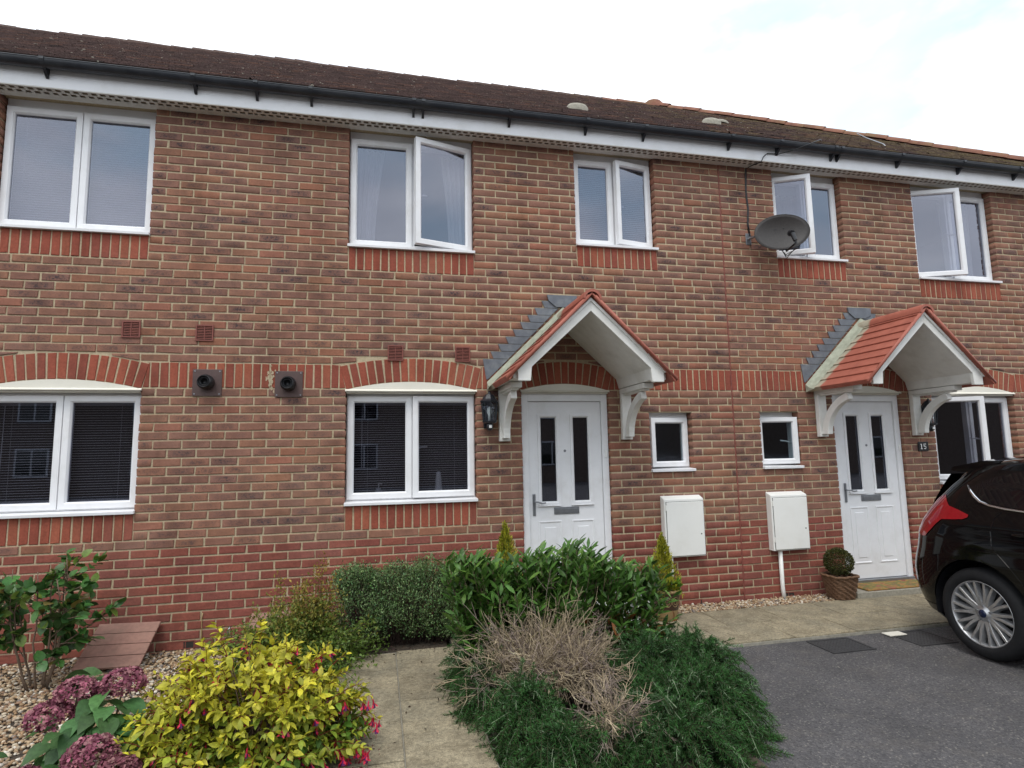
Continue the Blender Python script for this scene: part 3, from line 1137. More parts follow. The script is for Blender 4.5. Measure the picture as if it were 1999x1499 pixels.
def front_door(h, op):
    x0, x1, z0, z1 = op
    par = HOUSES[h]
    b = MB()
    fw = 0.068
    yf = 0.030
    zt = 2.140
    b.box(x0 + 0.003, x0 + fw, yf, yf + 0.07, z0 - 0.02, zt)
    b.box(x1 - fw, x1 - 0.003, yf, yf + 0.07, z0 - 0.02, zt)
    b.box(x0 + fw, x1 - fw, yf, yf + 0.0695, zt - 0.075, zt)
    b.build('door_frame', M['upvc'], par, bevel=0.004)
    lx0, lx1, lz0, lz1 = x0 + fw + 0.004, x1 - fw - 0.004, z0 + 0.035, zt - 0.079
    W = lx1 - lx0
    yl = 0.052
    l1 = (lx0 + 0.155 * W, lx0 + 0.385 * W)
    l2 = (lx0 + 0.60 * W, lx0 + 0.83 * W)
    za, zb = 1.075, 1.915
    b = MB()
    yb = yl + 0.044
    b.box(lx0, l1[0], yl, yb, lz0, lz1)
    b.box(l2[1], lx1, yl, yb, lz0, lz1)
    b.box(l1[1], l2[0], yl, yb, za, zb)
    b.box(l1[0], l2[1], yl, yb, zb, lz1)
    b.box(l1[0], l2[1], yl, yb, lz0, za)
    door = b.build('door', M['upvc'], par)
    for (a, c) in (l1, l2):
        mitred(MB(), a - 0.024, c + 0.024, za - 0.024, zb + 0.024, 0.036, yl - 0.012, yl + 0.01, 0.012).build('pane_surround', M['upvc'], door, bevel=0.003)
        MB().box(a - 0.03, c + 0.03, yl - 0.022, yl - 0.001, za - 0.034, za - 0.0245).build('drip_bar', M['upvc'], door, bevel=0.003)
        MB().box(a + 0.001, c - 0.001, yl + 0.018, yl + 0.024, za + 0.001, zb - 0.001).build('pane', M['glass'], door)
        # moulded lower panel
        p0, p1 = lz0 + 0.16, 0.90
        mitred(MB(), a - 0.030, c + 0.030, p0, p1, 0.030, yl - 0.007, yl + 0.003, 0.02).build('moulding', M['upvc'], door, bevel=0.003)
        bb = MB().box(a + 0.03, c - 0.03, yl - 0.006, yl + 0.003, p0 + 0.06, p1 - 0.06)
        bb.build('panel_field', M['upvc'], door, bevel=0.005)
    xm = (l1[1] + l2[0]) / 2
    MB().box(xm - 0.128, xm + 0.128, yl - 0.010, yl - 0.0005, 0.962, 1.030).build('letterbox', M['steel'], door, bevel=0.003)
    MB().box(xm - 0.108, xm + 0.108, yl - 0.013, yl - 0.0102, 0.978, 1.014).build('letterbox_flap', M['steel'], door, bevel=0.002)
    MB().lathe([(0.0, -0.006), (0.012, -0.006), (0.013, 0.0)], (xm, yl, 1.575), 12, 'y').build('spyhole', M['steel'], door)
    xh = lx0 + 0.045
    MB().box(xh - 0.015, xh + 0.015, yl - 0.010, yl - 0.0005, 0.955, 1.165).build('handle_plate', M['steel'], door, bevel=0.006)
    MB().tube([(xh, yl - 0.01, 1.09), (xh, yl - 0.05, 1.09), (xh + 0.03, yl - 0.055, 1.088), (xh + 0.07, yl - 0.052, 1.074), (xh + 0.105, yl - 0.05, 1.078)], 0.008, 8).build('lever', M['steel'], door, smooth=True)
    b = MB().box(x0 + 0.004, x1 - 0.004, yf - 0.02, yf + 0.075, z0 - 0.015, z0 + 0.03)
    b.build('threshold', M['steel'], par, bevel=0.004)
    for xx in (x0, x1):
        pass
    MB().box(x1 - fw * 0.5 - 0.012, x1 - fw * 0.5 + 0.012, yf - 0.010, yf - 0.0005, 1.50, 1.57).build('bell_push', M['white'], par, bevel=0.004)


front_door(1, OPEN_DR[0])
front_door(2, OPEN_DR[1])

# ------------------------------------------------------------------ eaves and roof
YE, ZE = -0.257, 4.938
PITCH = math.radians(36.0)
TP = math.tan(PITCH)
YR = 4.0
ZR = ZE + TP * (YR - YE)
HIPX0, HIPX1 = 1.30, 5.62                                # ridge end, eave corner


def hip_x(y):
    return HIPX1 - (y - YE) * (HIPX1 - HIPX0) / (YR - YE)


YFAS = -0.172
for h, (a, c) in enumerate(LIM):
    par = HOUSES[h]
    c2 = c + 0.15 if h == 2 else c
    MB().box(a, c2, YFAS, YFAS + 0.02, 4.7125, 4.92).build('fascia', M['upvc'], par, bevel=0.002)
    # soffit with two rows of square vent holes
    b = MB()
    ya = [YFAS + 0.002, -0.153, -0.117, -0.103, -0.067, 0.006]
    zt, zb = 4.7122, 4.706
    b.box(a, c2, ya[0], ya[1], zb, zt)
    b.box(a, c2, ya[2], ya[3], zb, zt)
    b.box(a, c2, ya[4], ya[5], zb, zt)
    p = 0.068
    n = int((c2 - a) / p)
    for row, (y0, y1) in enumerate(((ya[1], ya[2]), (ya[3], ya[4]))):
        for i in range(n + 1):
            x0 = a + i * p + (0.028 if row else 0)
            b.box(x0, min(x0 + 0.025, c2), y0, y1, zb + 0.0003, zt - 0.0003)
    b.build('soffit', M['soffit'], par)
    MB().box(a, c2, YFAS + 0.021, 0.0, 4.722, 4.727).build('soffit_void', M['sofvoid'], par)
    # gutter: half round
    b = MB()
    R_, yc, zc = 0.057, -0.234, 4.900
    prof = []
    for i in range(13):
        t = math.pi + math.pi * i / 12
        prof.append((yc + R_ * math.cos(t), zc + R_ * math.sin(t)))
    for i in range(12, -1, -1):
        t = math.pi + math.pi * i / 12
        prof.append((yc + (R_ - 0.004) * math.cos(t), zc + (R_ - 0.004) * math.sin(t)))
    xs = (a, c2)
    nn = len(prof)
    vs = [(xx, p_[0], p_[1]) for xx in xs for p_ in prof]
    fs = [(i, (i + 1) % nn, nn + (i + 1) % nn, nn + i) for i in range(nn)]
    b.add(vs, fs)
    # rolled front lip
    b.tube([(a, yc - R_ + 0.003, zc + 0.002), (c2, yc - R_ + 0.003, zc + 0.002)], 0.006, 6)
    g = b.build('gutter', M['gutter'], par, smooth=True)
    g.modifiers.new('split', 'EDGE_SPLIT').split_angle = math.radians(50)

    # brackets and unions
    xb = {0: [-8.4, -7.45, -6.42, -5.27], 1: [-4.78 + 0.02, -4.29, -3.36, -3.27, -2.42, -1.62, -0.98], 2: [0.02, 0.62, 1.32, 1.40, 2.22, 3.10, 3.95, 4.8]}[h]
    for x in xb:
        b = MB()
        rr = R_ + 0.004
        for i in range(12):
            t0, t1 = math.pi + math.pi * i / 12, math.pi + math.pi * (i + 1) / 12
            b.add([(x - 0.016, yc + rr * math.cos(t0), zc + rr * math.sin(t0)), (x + 0.016, yc + rr * math.cos(t0), zc + rr * math.sin(t0)),
                   (x + 0.016, yc + rr * math.cos(t1), zc + rr * math.sin(t1)), (x - 0.016, yc + rr * math.cos(t1), zc + rr * math.sin(t1))], [(3, 2, 1, 0)])
        b.prism([(YFAS - 0.001, zc - 0.115), (YFAS - 0.001, zc - 0.01), (yc - 0.01, zc - R_ - 0.004), (YFAS - 0.012, zc - 0.115)][::-1], x - 0.011, x + 0.011, 'x')
        b.box(x - 0.018, x + 0.018, yc - R_ - 0.007, yc - R_ + 0.008, zc - 0.012, zc + 0.010)
        b.build('gutter_bracket', M['gutter'], par)
    # roof tiles: thin courses of plain tiles, each tile with its own butt edge
    V, F, T = [], [], []
    gauge = 0.10
    L_ = (YR - YE) / math.cos(PITCH)
    nc = int(L_ / gauge)
    ex, ez = math.cos(PITCH), math.sin(PITCH)
    for k in range(nc + 1):
        s0, s1 = k * gauge, min((k + 1) * gauge + 0.012, L_)
        x = a - (0.0825 if k % 2 else 0)
        while x < c2 + 0.3:
            x0, x1 = max(x + 0.0015, a), x + 0.1635
            if h < 2:
                x1 = min(x1, c2)
            x += 0.165
            if x1 - x0 < 0.02:
                continue
            ym = YE + s0 * ex
            if x1 > hip_x(ym):
                x1 = hip_x(ym)
            if x1 - x0 < 0.02:
                continue
            lift = 0.013 + RNG.normal(0, 0.0022)
            cam_ = RNG.normal(0, 0.0012)
            y0, z0 = YE + s0 * ex, ZE + s0 * ez
            y1, z1 = YE + s1 * ex, ZE + s1 * ez
            nV = len(V)
            ny, nzz = -ez, ex
            V += [(x0, y0 + ny * lift, z0 + nzz * (lift + cam_)), (x1, y0 + ny * lift, z0 + nzz * (lift - cam_)), (x1, y1, z1 + 0.001), (x0, y1, z1 + 0.001),
                  (x0, y0, z0 - 0.002), (x1, y0, z0 - 0.002)]
            F += [(nV, nV + 1, nV + 2, nV + 3), (nV + 4, nV + 5, nV + 1, nV)]
            cc = np.array((0.066, 0.038, 0.034)) * RNG.normal(1, 0.16)
            if RNG.random() < 0.12:
                cc = np.array((0.105, 0.052, 0.038)) * RNG.normal(1, 0.1)
            T += [(*np.clip(cc, 0.01, 1), 0.0)] * 6
    roof = link_mesh('roof', np.array(V), np.array(F), M['roof'], par, tint=np.array(T))
    # rear slope and hip slope
    b = MB()
    xe = HIPX0 if h == 2 else c
    b.add([(a, YR, ZR), (xe, YR, ZR), (xe, 2 * YR - YE, ZE), (a, 2 * YR - YE, ZE)], [(0, 1, 2, 3)])
    b.add([(a, 2 * YR - YE, ZE), (a, YR, ZR), (a, YE, ZE - 0.02)], [(0, 1, 2)])
    if h == 2:
        b.add([(HIPX0, YR, ZR), (HIPX1, YE, ZE), (HIPX1, 2 * YR - YE, ZE)], [(0, 1, 2)])
        b.add([(HIPX0, YR, ZR), (HIPX1, 2 * YR - YE, ZE), (HIPX0, 2 * YR - YE, ZE)], [(0, 1, 2)])
    b.build('roof_slope', M['void'] if False else M['hip'], par)
    # ridge tiles
    x = a
    while x < xe - 0.05:
        b = MB()
        rr = [(0.105, -0.035)]
        pts = []
        dz = RNG.normal(0, 0.006)
        n8 = 8
        V2, F2 = [], []
        for xx, r2 in ((x - 0.02, 0.124), (min(x + 0.31, xe), 0.112)):
            for i in range(n8 + 1):
                t = math.pi * i / n8
                V2.append((xx, YR - r2 * math.cos(t), ZR - 0.085 + dz + r2 * math.sin(t) * 0.8))
        for i in range(n8):
            F2.append((i, n8 + 1 + i, n8 + 2 + i, i + 1))
        b.add(V2, F2)
        b.build('ridge_tile', M['roof'] if x < 0.2 else M['hip'], par, smooth=True).color = (0.085, 0.05, 0.04, 0)
        x += 0.305
    if h == 2:
        p0 = np.array((HIPX1, YE, ZE + 0.01))
        p1 = np.array((HIPX0, YR, ZR + 0.0))
        Lh = np.linalg.norm(p1 - p0)
        d = (p1 - p0) / Lh
        side = np.cross(d, (0, 0, 1.0)); side /= np.linalg.norm(side)
        upv = np.cross(side, d)
        s = 0.0
        while s < Lh - 0.05:
            b = MB()
            V2, F2 = [], []
            dz = RNG.normal(0, 0.006)
            for ss, r2 in ((s, 0.125), (min(s + 0.31, Lh), 0.115)):
                for i in range(9):
                    t = math.pi * i / 8
                    V2.append(tuple(p0 + d * ss + side * (-r2 * math.cos(t)) + upv * (r2 * math.sin(t) * 0.75 - 0.03 + dz)))
            for i in range(8):
                F2.append((i, i + 9, i + 10, i + 1))
            b.add(V2, F2)
            b.build('hip_tile', M['hip'], par, smooth=True)
            s += 0.305
        # bedded cap where ridge and hip meet
        b = MB()
        b.lathe([(0.20, -0.12), (0.19, 0.0), (0.14, 0.045), (0.08, 0.075), (0.0, 0.08)], (HIPX0 + 0.02, YR - 0.03, ZR - 0.02), 10)
        b.build('ridge_cap', M['hip'], par, smooth=True)

# pale lumps on the roof
for i, (px, sl) in enumerate([(-1.42, 1.02), (0.47, 1.30), (0.83, 1.75)]):
    y = YE + sl * math.cos(PITCH); z = ZE + sl * math.sin(PITCH)
    b = MB()
    b.lathe([(0.13, -0.03), (0.135, 0.02), (0.11, 0.055), (0.05, 0.075), (0.0, 0.078)], (0, 0, 0), 14)
    b.v = [(px + v[0], y + v[1] * 0.5, z + v[2] * (1.0 if i < 2 else 0.5)) for v in b.v]
    b.build('roof_vent', M['concrete'], HOUSES[1 if px < 0 else 2], smooth=True)

# ------------------------------------------------------------------ entrance canopies


def canopy(h, xc):
    par = HOUSES[h]
    can = bpy.data.objects.new('entrance_canopy', None)
    can.location = (xc, 0, 2.2)
    COL.objects.link(can)
    adopt(can, par)
    D = 0.80
    ztop, zeave, hw = 2.940, 2.192, 0.768          # tile surface: ridge line and eave
    # white moulded body: gable front board, sloping underside, upright cheeks
    # front barge board as one angular frame
    outer = [(-0.70, 2.245), (-0.665, 2.165), (-0.555, 2.165), (-0.545, 2.29), (0, 2.79), (0.545, 2.29), (0.555, 2.165), (0.665, 2.165), (0.70, 2.245), (0, 2.885)]
    b = MB()
    left = [(-0.668, 2.165), (-0.556, 2.165), (-0.545, 2.285), (0.0, 2.785), (0.0, 2.885), (-0.668, 2.262)]
    right = [(-p[0], p[1]) for p in left][::-1]
    for pl in (left, right):
        b.prism([(xc + p[0], p[1]) for p in pl], -D, -D + 0.035)
    b.build('barge_board', M['grp'], can, bevel=0.004)
    # stepped cover moulding over the barge board
    b = MB()
    for s in (-1, 1):
        pl = [(s * 0.70, 2.252), (s * 0.672, 2.245), (0, 2.872), (0, 2.905)]
        if s > 0:
            pl = pl[::-1]
        b.prism([(xc + p[0], p[1]) for p in pl], -D - 0.014, -D + 0.03)
    b.build('barge_moulding', M['grp'], can, bevel=0.003)
    # underside
    b = MB()
    for s in (-1, 1):
        pl = [(s * 0.002, 2.785), (s * 0.545, 2.285), (s * 0.572, 2.19), (s * 0.70, 2.19), (s * 0.70, 2.24), (s * 0.60, 2.30), (s * 0.002, 2.86)]
        if s > 0:
            pl = pl[::-1]
        b.prism([(xc + p[0], p[1]) for p in pl], -D + 0.0352, -0.003)
    b.build('canopy_soffit', M['grp'], can)
    # tile courses
    nrow = 9
    th = 0.016
    for s in (-1, 1):
        for k in range(nrow):
            f0, f1 = k / nrow, (k + 1) / nrow
            xa, za = hw * (1 - f0), zeave + (ztop - zeave) * f0
            xb, zb = hw * (1 - f1), zeave + (ztop - zeave) * f1
            nx, nz_ = 0.69, 0.72
            pl = [(s * (xa - 0.02 * (k == 0)), za - 0.028), (s * (xa + nx * 0.001), za - 0.003), (s * (xa + nx * th), za + nz_ * th), (s * (xb + nx * 0.002), zb + nz_ * 0.002), (s * (xb - nx * 0.01), zb - nz_ * 0.012)]
            if s < 0:
                pl = pl[::-1]
            b = MB().prism([(xc + p[0], p[1]) for p in pl][::-1], -D - 0.045, -0.004)
            b.build('tile_course', M['canopy'], can, bevel=0.0025)
        # verge roll on the front edge
        b = MB()
        b.tube([(xc + s * (hw + 0.004), -D - 0.036, zeave - 0.012), (xc + s * 0.03, -D - 0.036, ztop - 0.030)], 0.017, 8)
        b.build('verge_roll', M['canopy'], can, smooth=True)
    # ridge roll
    V2, F2 = [], []
    n8 = 10
    for y in (-D - 0.055, -0.004):
        for i in range(n8 + 1):
            t = math.pi * i / n8
            V2.append((xc - 0.085 * math.cos(t), y, ztop - 0.055 + 0.085 * math.sin(t)))
        for i in range(n8 + 1):
            t = math.pi * (n8 - i) / n8
            V2.append((xc - 0.065 * math.cos(t), y, ztop - 0.06 + 0.065 * math.sin(t)))
    nn = 2 * (n8 + 1)
    for i in range(nn):
        j = (i + 1) % nn
        F2.append((i, j, nn + j, nn + i))
    F2.append(tuple(range(nn - 1, -1, -1)))
    F2.append(tuple(range(nn, 2 * nn)))
    b = MB().add(V2, F2)
    o = b.build('ridge_roll', M['canopy'], can, smooth=True)
    o.modifiers.new('split', 'EDGE_SPLIT').split_angle = math.radians(45)
    # lead flashing stepped up the brick joints
    b = MB()
    slope = (ztop - zeave) / hw

    def us(z):
        return (ztop - z) / slope
    k0 = 30
    for s in (-1, 1):
        zlist = [2.27] + [0.075 * k for k in range(33, 43)]
        for z0_, z1_ in zip(zlist[:-1], zlist[1:]):
            if z1_ > 3.09:
                break
            ut = max(0.2, 0.23 + (3.066 - z1_) * 1.007)
            ub = ut - 0.030
            i0, i1 = max(3.05 - z0_, 0.0), max(3.05 - z1_, 0.0)
            pl = [(s * -ub, z0_ + 0.002), (s * -i0, z0_ + 0.002), (s * -i1, z1_ - 0.002), (s * -ut, z1_ - 0.002)]
            if s < 0:
                pl = pl[::-1]
            b.prism([(xc + p[0], p[1]) for p in pl], -0.010 - RNG.random() * 0.004, -0.003)
        # apron dressed onto the tiles
    b.build('lead_flashing', M['lead'], can, bevel=0.0015)
    b = MB()
    b.prism([(xc - 0.15, 3.072), (xc - 0.076, 3.011), (xc + 0.062, 3.011), (xc + 0.146, 3.05), (xc + 0.148, 3.136), (xc - 0.165, 3.136)], -0.024, -0.003)
    b.build('lead_saddle', M['lead'], can, bevel=0.004)
    # mossy fillet between the lead on the wall and the tiles
    for s in (-1, 1):
        n = 18
        vs, fs = [], []
        for i in range(n + 1):
            f = i / n
            u = 0.0 + 0.79 * f
            lift = 0.006 * ((i * 2) % 2)
            zt_ = ztop - u * slope
            vs += [(xc + s * u, -0.016, zt_ + 0.076), (xc + s * u, -0.075, zt_ + 0.036 + lift + RNG.normal(0, 0.002)), (xc + s * u, -0.140 + RNG.normal(0, 0.004), zt_ + 0.017), (xc + s * u, -0.016, zt_ - 0.01)]
        for i in range(n):
            for k in range(4):
                k2 = (k + 1) % 4
                fs.append((i * 4 + k, i * 4 + k2, i * 4 + 4 + k2, i * 4 + 4 + k))
        fs.append((0, 1, 2, 3))
        fs.append(tuple(n * 4 + k for k in (3, 2, 1, 0)))
        MB().add(vs, fs).build('flashing_fillet', M['fillet'], can)
    # brackets
    for s in (-1, 1):
        xb = xc + s * 0.628
        b = MB()
        b.box(xb - 0.052, xb + 0.052, -0.055, -0.0035, 1.675, 2.135)
        b.box(xb - 0.0525, xb + 0.0525, -0.56, -0.0036, 2.1355, 2.185)
        b.box(xb - 0.030, xb + 0.030, -0.52, -0.056, 2.118, 2.135)
        n = 12
        prof_o, prof_i = [], []
        for i in range(n + 1):
            t = (math.pi / 2) * i / n
            cy_, cz_ = -0.57, 1.70
            prof_o.append((cy_ + 0.425 * math.cos(t) , cz_ + 0.36 * math.sin(t)))
            prof_i.append((cy_ + 0.512 * math.cos(t), cz_ + 0.432 * math.sin(t)))
        prof_o = prof_o[:-2]
        prof_i = prof_i[:-2]
        poly = prof_o + prof_i[::-1]
        b.prism(poly, xb - 0.030, xb + 0.030, 'x')
        b.box(xb - 0.032, xb + 0.032, -0.085, -0.0552, 1.70, 1.735)
        b.build('bracket', M['grp'], can, bevel=0.004)
    return can


canopy(1, -1.858)
canopy(2, 1.6875)

# ================================================================== THINGS ON THE WALLS
def blind(op, head, label, z_low, ang, y=0.172, group='venetian blinds', mat='blind'):
    x0, x1, z0, z1 = op
    t = thing('venetian_blind', label, 'blind', ((x0 + x1) / 2, y, z_low), group)
    top = head - 0.06
    MB().box(x0 + 0.05, x1 - 0.05, y - 0.018, y + 0.018, top - 0.03, top).build('head_rail', M[mat], t)
    V, F = [], []
    z = top - 0.05
    ca, sa = math.cos(ang), math.sin(ang)
    while z > z_low + 0.02:
        n = len(V)
        for xx in (x0 + 0.055, x1 - 0.055):
            for s, bow in ((-1, 0), (0, 0.0025), (1, 0)):
                V.append((xx, y + s * 0.0125 * ca, z + s * 0.0125 * sa + bow))
        F += [(n, n + 1, n + 4, n + 3), (n + 1, n + 2, n + 5, n + 4)]
        z -= 0.0215
    o = link_mesh('slat', np.array(V), np.array(F), M[mat], t)
    o['kind'] = 'stuff'
    MB().box(x0 + 0.055, x1 - 0.055, y - 0.013, y + 0.013, z_low, z_low + 0.014).build('bottom_rail', M[mat], t)
    for fx in (0.16, 0.84):
        xx = x0 + fx * (x1 - x0)
        MB().tube([(xx, y - 0.016, top - 0.03), (xx, y - 0.016, z_low + 0.01)], 0.0012, 4).build('ladder_cord', M[mat], t)
    xx = x0 + 0.14
    MB().tube([(xx, y - 0.03, top - 0.02), (xx, y - 0.035, z_low + 0.25)], 0.003, 5).build('tilt_wand', M[mat], t)
    return t


blind(OPEN_UP[0], 4.655, 'closed pale blind in the upper window of the house at the left edge', 3.60, math.radians(62), 0.168)
blind(OPEN_UP[2], 4.655, 'closed pale blind in the small upper window above the first porch', 3.74, math.radians(58), 0.168)
blind(OPEN_GD[0], 2.125, 'open slatted blind in the ground floor window at the left edge', 1.22, math.radians(9), mat='blind_low')
blind(OPEN_GD[1], 2.125, 'open slatted blind in the ground floor window beside the first porch', 1.20, math.radians(9), mat='blind_low')


def curtain(x0, x1, z0, z1, y, label, folds=6, taper=0.0, side=1, group='curtains'):
    V, F = [], []
    nx, nz_ = folds * 6, 8
    for j in range(nz_ + 1):
        f = j / nz_
        for i in range(nx + 1):
            u = i / nx
            wdt = (x1 - x0) * (1 - taper * math.sin(f * 1.5))
            xx = x0 + u * wdt if side > 0 else x1 - u * wdt
            V.append((xx, y + 0.022 * math.sin(u * folds * 2 * math.pi + 0.5 * f) + 0.008 * math.sin(u * 17), z1 + (z0 - z1) * f))
    for j in range(nz_):
        for i in range(nx):
            a = j * (nx + 1) + i
            F.append((a, a + 1, a + nx + 2, a + nx + 1))
    o = link_mesh('curtain', np.array(V), np.array(F), M['curtain'], None, smooth=True)
    return tag(o, label, 'curtain', group)


curtain(-3.90, -3.62, 3.56, 4.62, 0.24, 'white curtain at the left side of the wide upper window of the middle house', 5, 0.35, 1)
curtain(-3.06, -2.82, 3.56, 4.62, 0.24, 'white curtain at the right side of the wide upper window of the middle house', 4, 0.35, -1)
curtain(0.72, 1.55, 3.72, 4.62, 0.42, 'pale net curtain drawn across the window behind the satellite dish', 9, 0.0, 1)
curtain(3.25, 3.74, 3.56, 4.62, 0.26, 'pale curtain at the right of the upper window nearest the right edge', 6, 0.1, -1)

# things on the kitchen window ledge
t = thing('soap_dispenser', 'small clear pump bottle on the ledge of the window beside the first porch', 'bottle', (-3.66, 0.17, 1.16))
MB().lathe([(0.0, 0), (0.032, 0.0), (0.034, 0.07), (0.02, 0.10), (0.012, 0.105)], (-3.66, 0.17, 1.16), 14).build('bottle_body', M['blind'], t, smooth=True)
MB().tube([(-3.66, 0.17, 1.265), (-3.66, 0.17, 1.30), (-3.66, 0.165, 1.305), (-3.63, 0.15, 1.30)], 0.007, 6).build('pump', M['white'], t)
t = thing('spray_bottle', 'tall white bottle in the right half of the window beside the first porch', 'bottle', (-3.10, 0.17, 1.16))
MB().lathe([(0.0, 0), (0.038, 0.0), (0.038, 0.05), (0.030, 0.12), (0.026, 0.2)], (-3.10, 0.17, 1.16), 14).build('bottle_body', M['white'], t, smooth=True)
MB().lathe([(0.022, 0.2), (0.022, 0.235), (0.0, 0.24)], (-3.10, 0.17, 1.16), 12).build('cap', M['white'], t, smooth=True)
for op in OPEN_GD[:2]:
    pass
for h, op in ((0, OPEN_GD[0]), (1, OPEN_GD[1]), (2, OPEN_GD[2])):
    MB().box(op[0] - 0.03, op[1] + 0.03, 0.147, 0.33, op[2] + 0.005, op[2] + 0.034).build('window_board', M['upvc'], HOUSES[h])


def air_vent(x, z, label):
    t = thing('air_vent', label, 'vent', (x, 0, z), 'brown air vents in the brickwork')
    s = 0.072
    b = MB()
    mitred(b, x - s, x + s, z - s, z + s, 0.014, -0.016, -0.001, 0.003)
    b.box(x - 0.003, x + 0.003, -0.0155, -0.006, z - s + 0.0142, z + s - 0.0142)
    b.build('frame', M['vent'], t)
    MB().box(x - s + 0.006, x + s - 0.006, -0.0045, -0.0032, z - s + 0.006, z + s - 0.006).build('vent_back', M['void'], t)
    b = MB()
    for i in range(8):
        zz = z - s + 0.022 + i * 0.0143
        b.add([(x - s + 0.0142, -0.015, zz - 0.003), (x + s - 0.0142, -0.015, zz - 0.003), (x + s - 0.0142, -0.008, zz + 0.005), (x - s + 0.0142, -0.008, zz + 0.005)], [(0, 1, 2, 3)])
    b.build('louvre', M['vent'], t)


air_vent(-5.741, 2.679, 'brown square vent above the arch of the left window, farther from the flues')
air_vent(-5.163, 2.663, 'brown square vent straight above the left black flue')
air_vent(-3.515, 2.515, 'brown square vent touching the middle of the brick arch beside the first porch')
air_vent(-2.880, 2.515, 'brown square vent just left of the lead flashing of the first porch')


def flue(x, z, label, tilt):
    t = thing('boiler_flue', label, 'flue', (x, 0, z - 0.12), 'boiler flues')
    s = 0.118
    MB().box(x - s, x + s, -0.012, -0.001, z - s, z + s).build('wall_plate', M['flue_plate'], t, bevel=0.003)
    for sx in (-1, 1):
        for sz in (-1, 1):
            MB().lathe([(0.0, -0.016), (0.006, -0.015), (0.006, -0.012)], (x + sx * 0.1, 0, z + sz * 0.1), 8, 'y').build('screw', M['steel'], t)
    MB().lathe([(0.030, -0.005), (0.030, -0.10), (0.046, -0.125), (0.050, -0.13), (0.050, -0.09), (0.064, -0.085), (0.066, -0.03), (0.058, -0.0125)][::-1], (x, 0, z), 24, 'y').build('flue_outer', M['black'], t, smooth=True)
    MB().lathe([(0.0, -0.06), (0.034, -0.06), (0.036, -0.115), (0.031, -0.115), (0.029, -0.062), (0.0, -0.062)], (x, 0, z), 20, 'y').build('flue_inner', M['black'], t, smooth=True)


flue(-5.125, 2.222, 'black round flue on a brown plate, nearer the left window', 0)
flue(-4.452, 2.214, 'black round flue on a brown plate beside a white plaster smear', 0)

# white smear beside the right-hand flue and small splashes on the bricks


def smear(x, z, w_, h_, n=26, seed=0):
    r = np.random.default_rng(seed)
    b = MB()
    for i in range(n):
        cx, cz = x + r.normal(0, w_ * 0.35), z + r.normal(0, h_ * 0.35)
        k = 6
        rad = r.uniform(0.004, 0.016)
        yy = -0.0052 - r.random() * 0.0008
        b.add([(cx + rad * 0.6 * r.uniform(.6, 1.2) * math.cos(2 * math.pi * j / k), yy, cz + rad * 1.3 * r.uniform(.6, 1.2) * math.sin(2 * math.pi * j / k)) for j in range(k)], [tuple(range(k))])
    return b


b = smear(-4.61, 2.265, 0.045, 0.13, 60, 3)
tag(b.build('plaster_smear', M['mortar'], None), 'white plaster smear on the soldier bricks beside the right flue', 'smear')

# ---- meter boxes


def meter_box(x0, x1, label, pipe_x):
    t = thing('meter_box', label, 'meter box', ((x0 + x1) / 2, 0, 0.50), 'white meter boxes')
    z0, z1, d = 0.505, 1.085, 0.095
    b = MB()
    b.prism([(-0.001, z0 + 0.002), (-d + 0.012, z0 + 0.002), (-d + 0.012, z1 - 0.012), (-0.001, z1 + 0.02)][::-1], x0, x1, 'x')
    b.build('box_body', M['meter'], t, bevel=0.006)
    MB().box(x0 + 0.018, x1 - 0.006, -d + 0.0105, -d + 0.0119, z0 + 0.010, z1 - 0.036).build('door_gap_shade', M['black'], t)  # black sheet standing in for the shadow gap round the door
    MB().box(x0 + 0.022, x1 - 0.010, -d + 0.003, -d + 0.0115, z0 + 0.014, z1 - 0.040).build('box_door', M['meter'], t, bevel=0.004)
    MB().lathe([(0.0, -0.002), (0.007, -0.002), (0.007, 0.001)], (x1 - 0.045, -d + 0.003, z0 + 0.22), 10, 'y').build('lock', M['black'], t)
    for zz in (z0 + 0.09, z1 - 0.12):
        MB().box(x0 + 0.012, x0 + 0.023, -d - 0.001, -d + 0.012, zz, zz + 0.05).build('hinge', M['meter'], t)
    MB().tube([(pipe_x, -0.04, 0.503), (pipe_x, -0.04, 0.12), (pipe_x + 0.012, -0.045, -0.02)], 0.021, 12).build('pipe', M['meter'], t, smooth=True)


meter_box(-0.890, -0.455, 'white meter box left of the red wall joint, behind a conifer tip', -0.82)
meter_box(0.318, 0.752, 'white meter box right of the red wall joint, pipe running to the gravel', 0.42)

# ---- lanterns


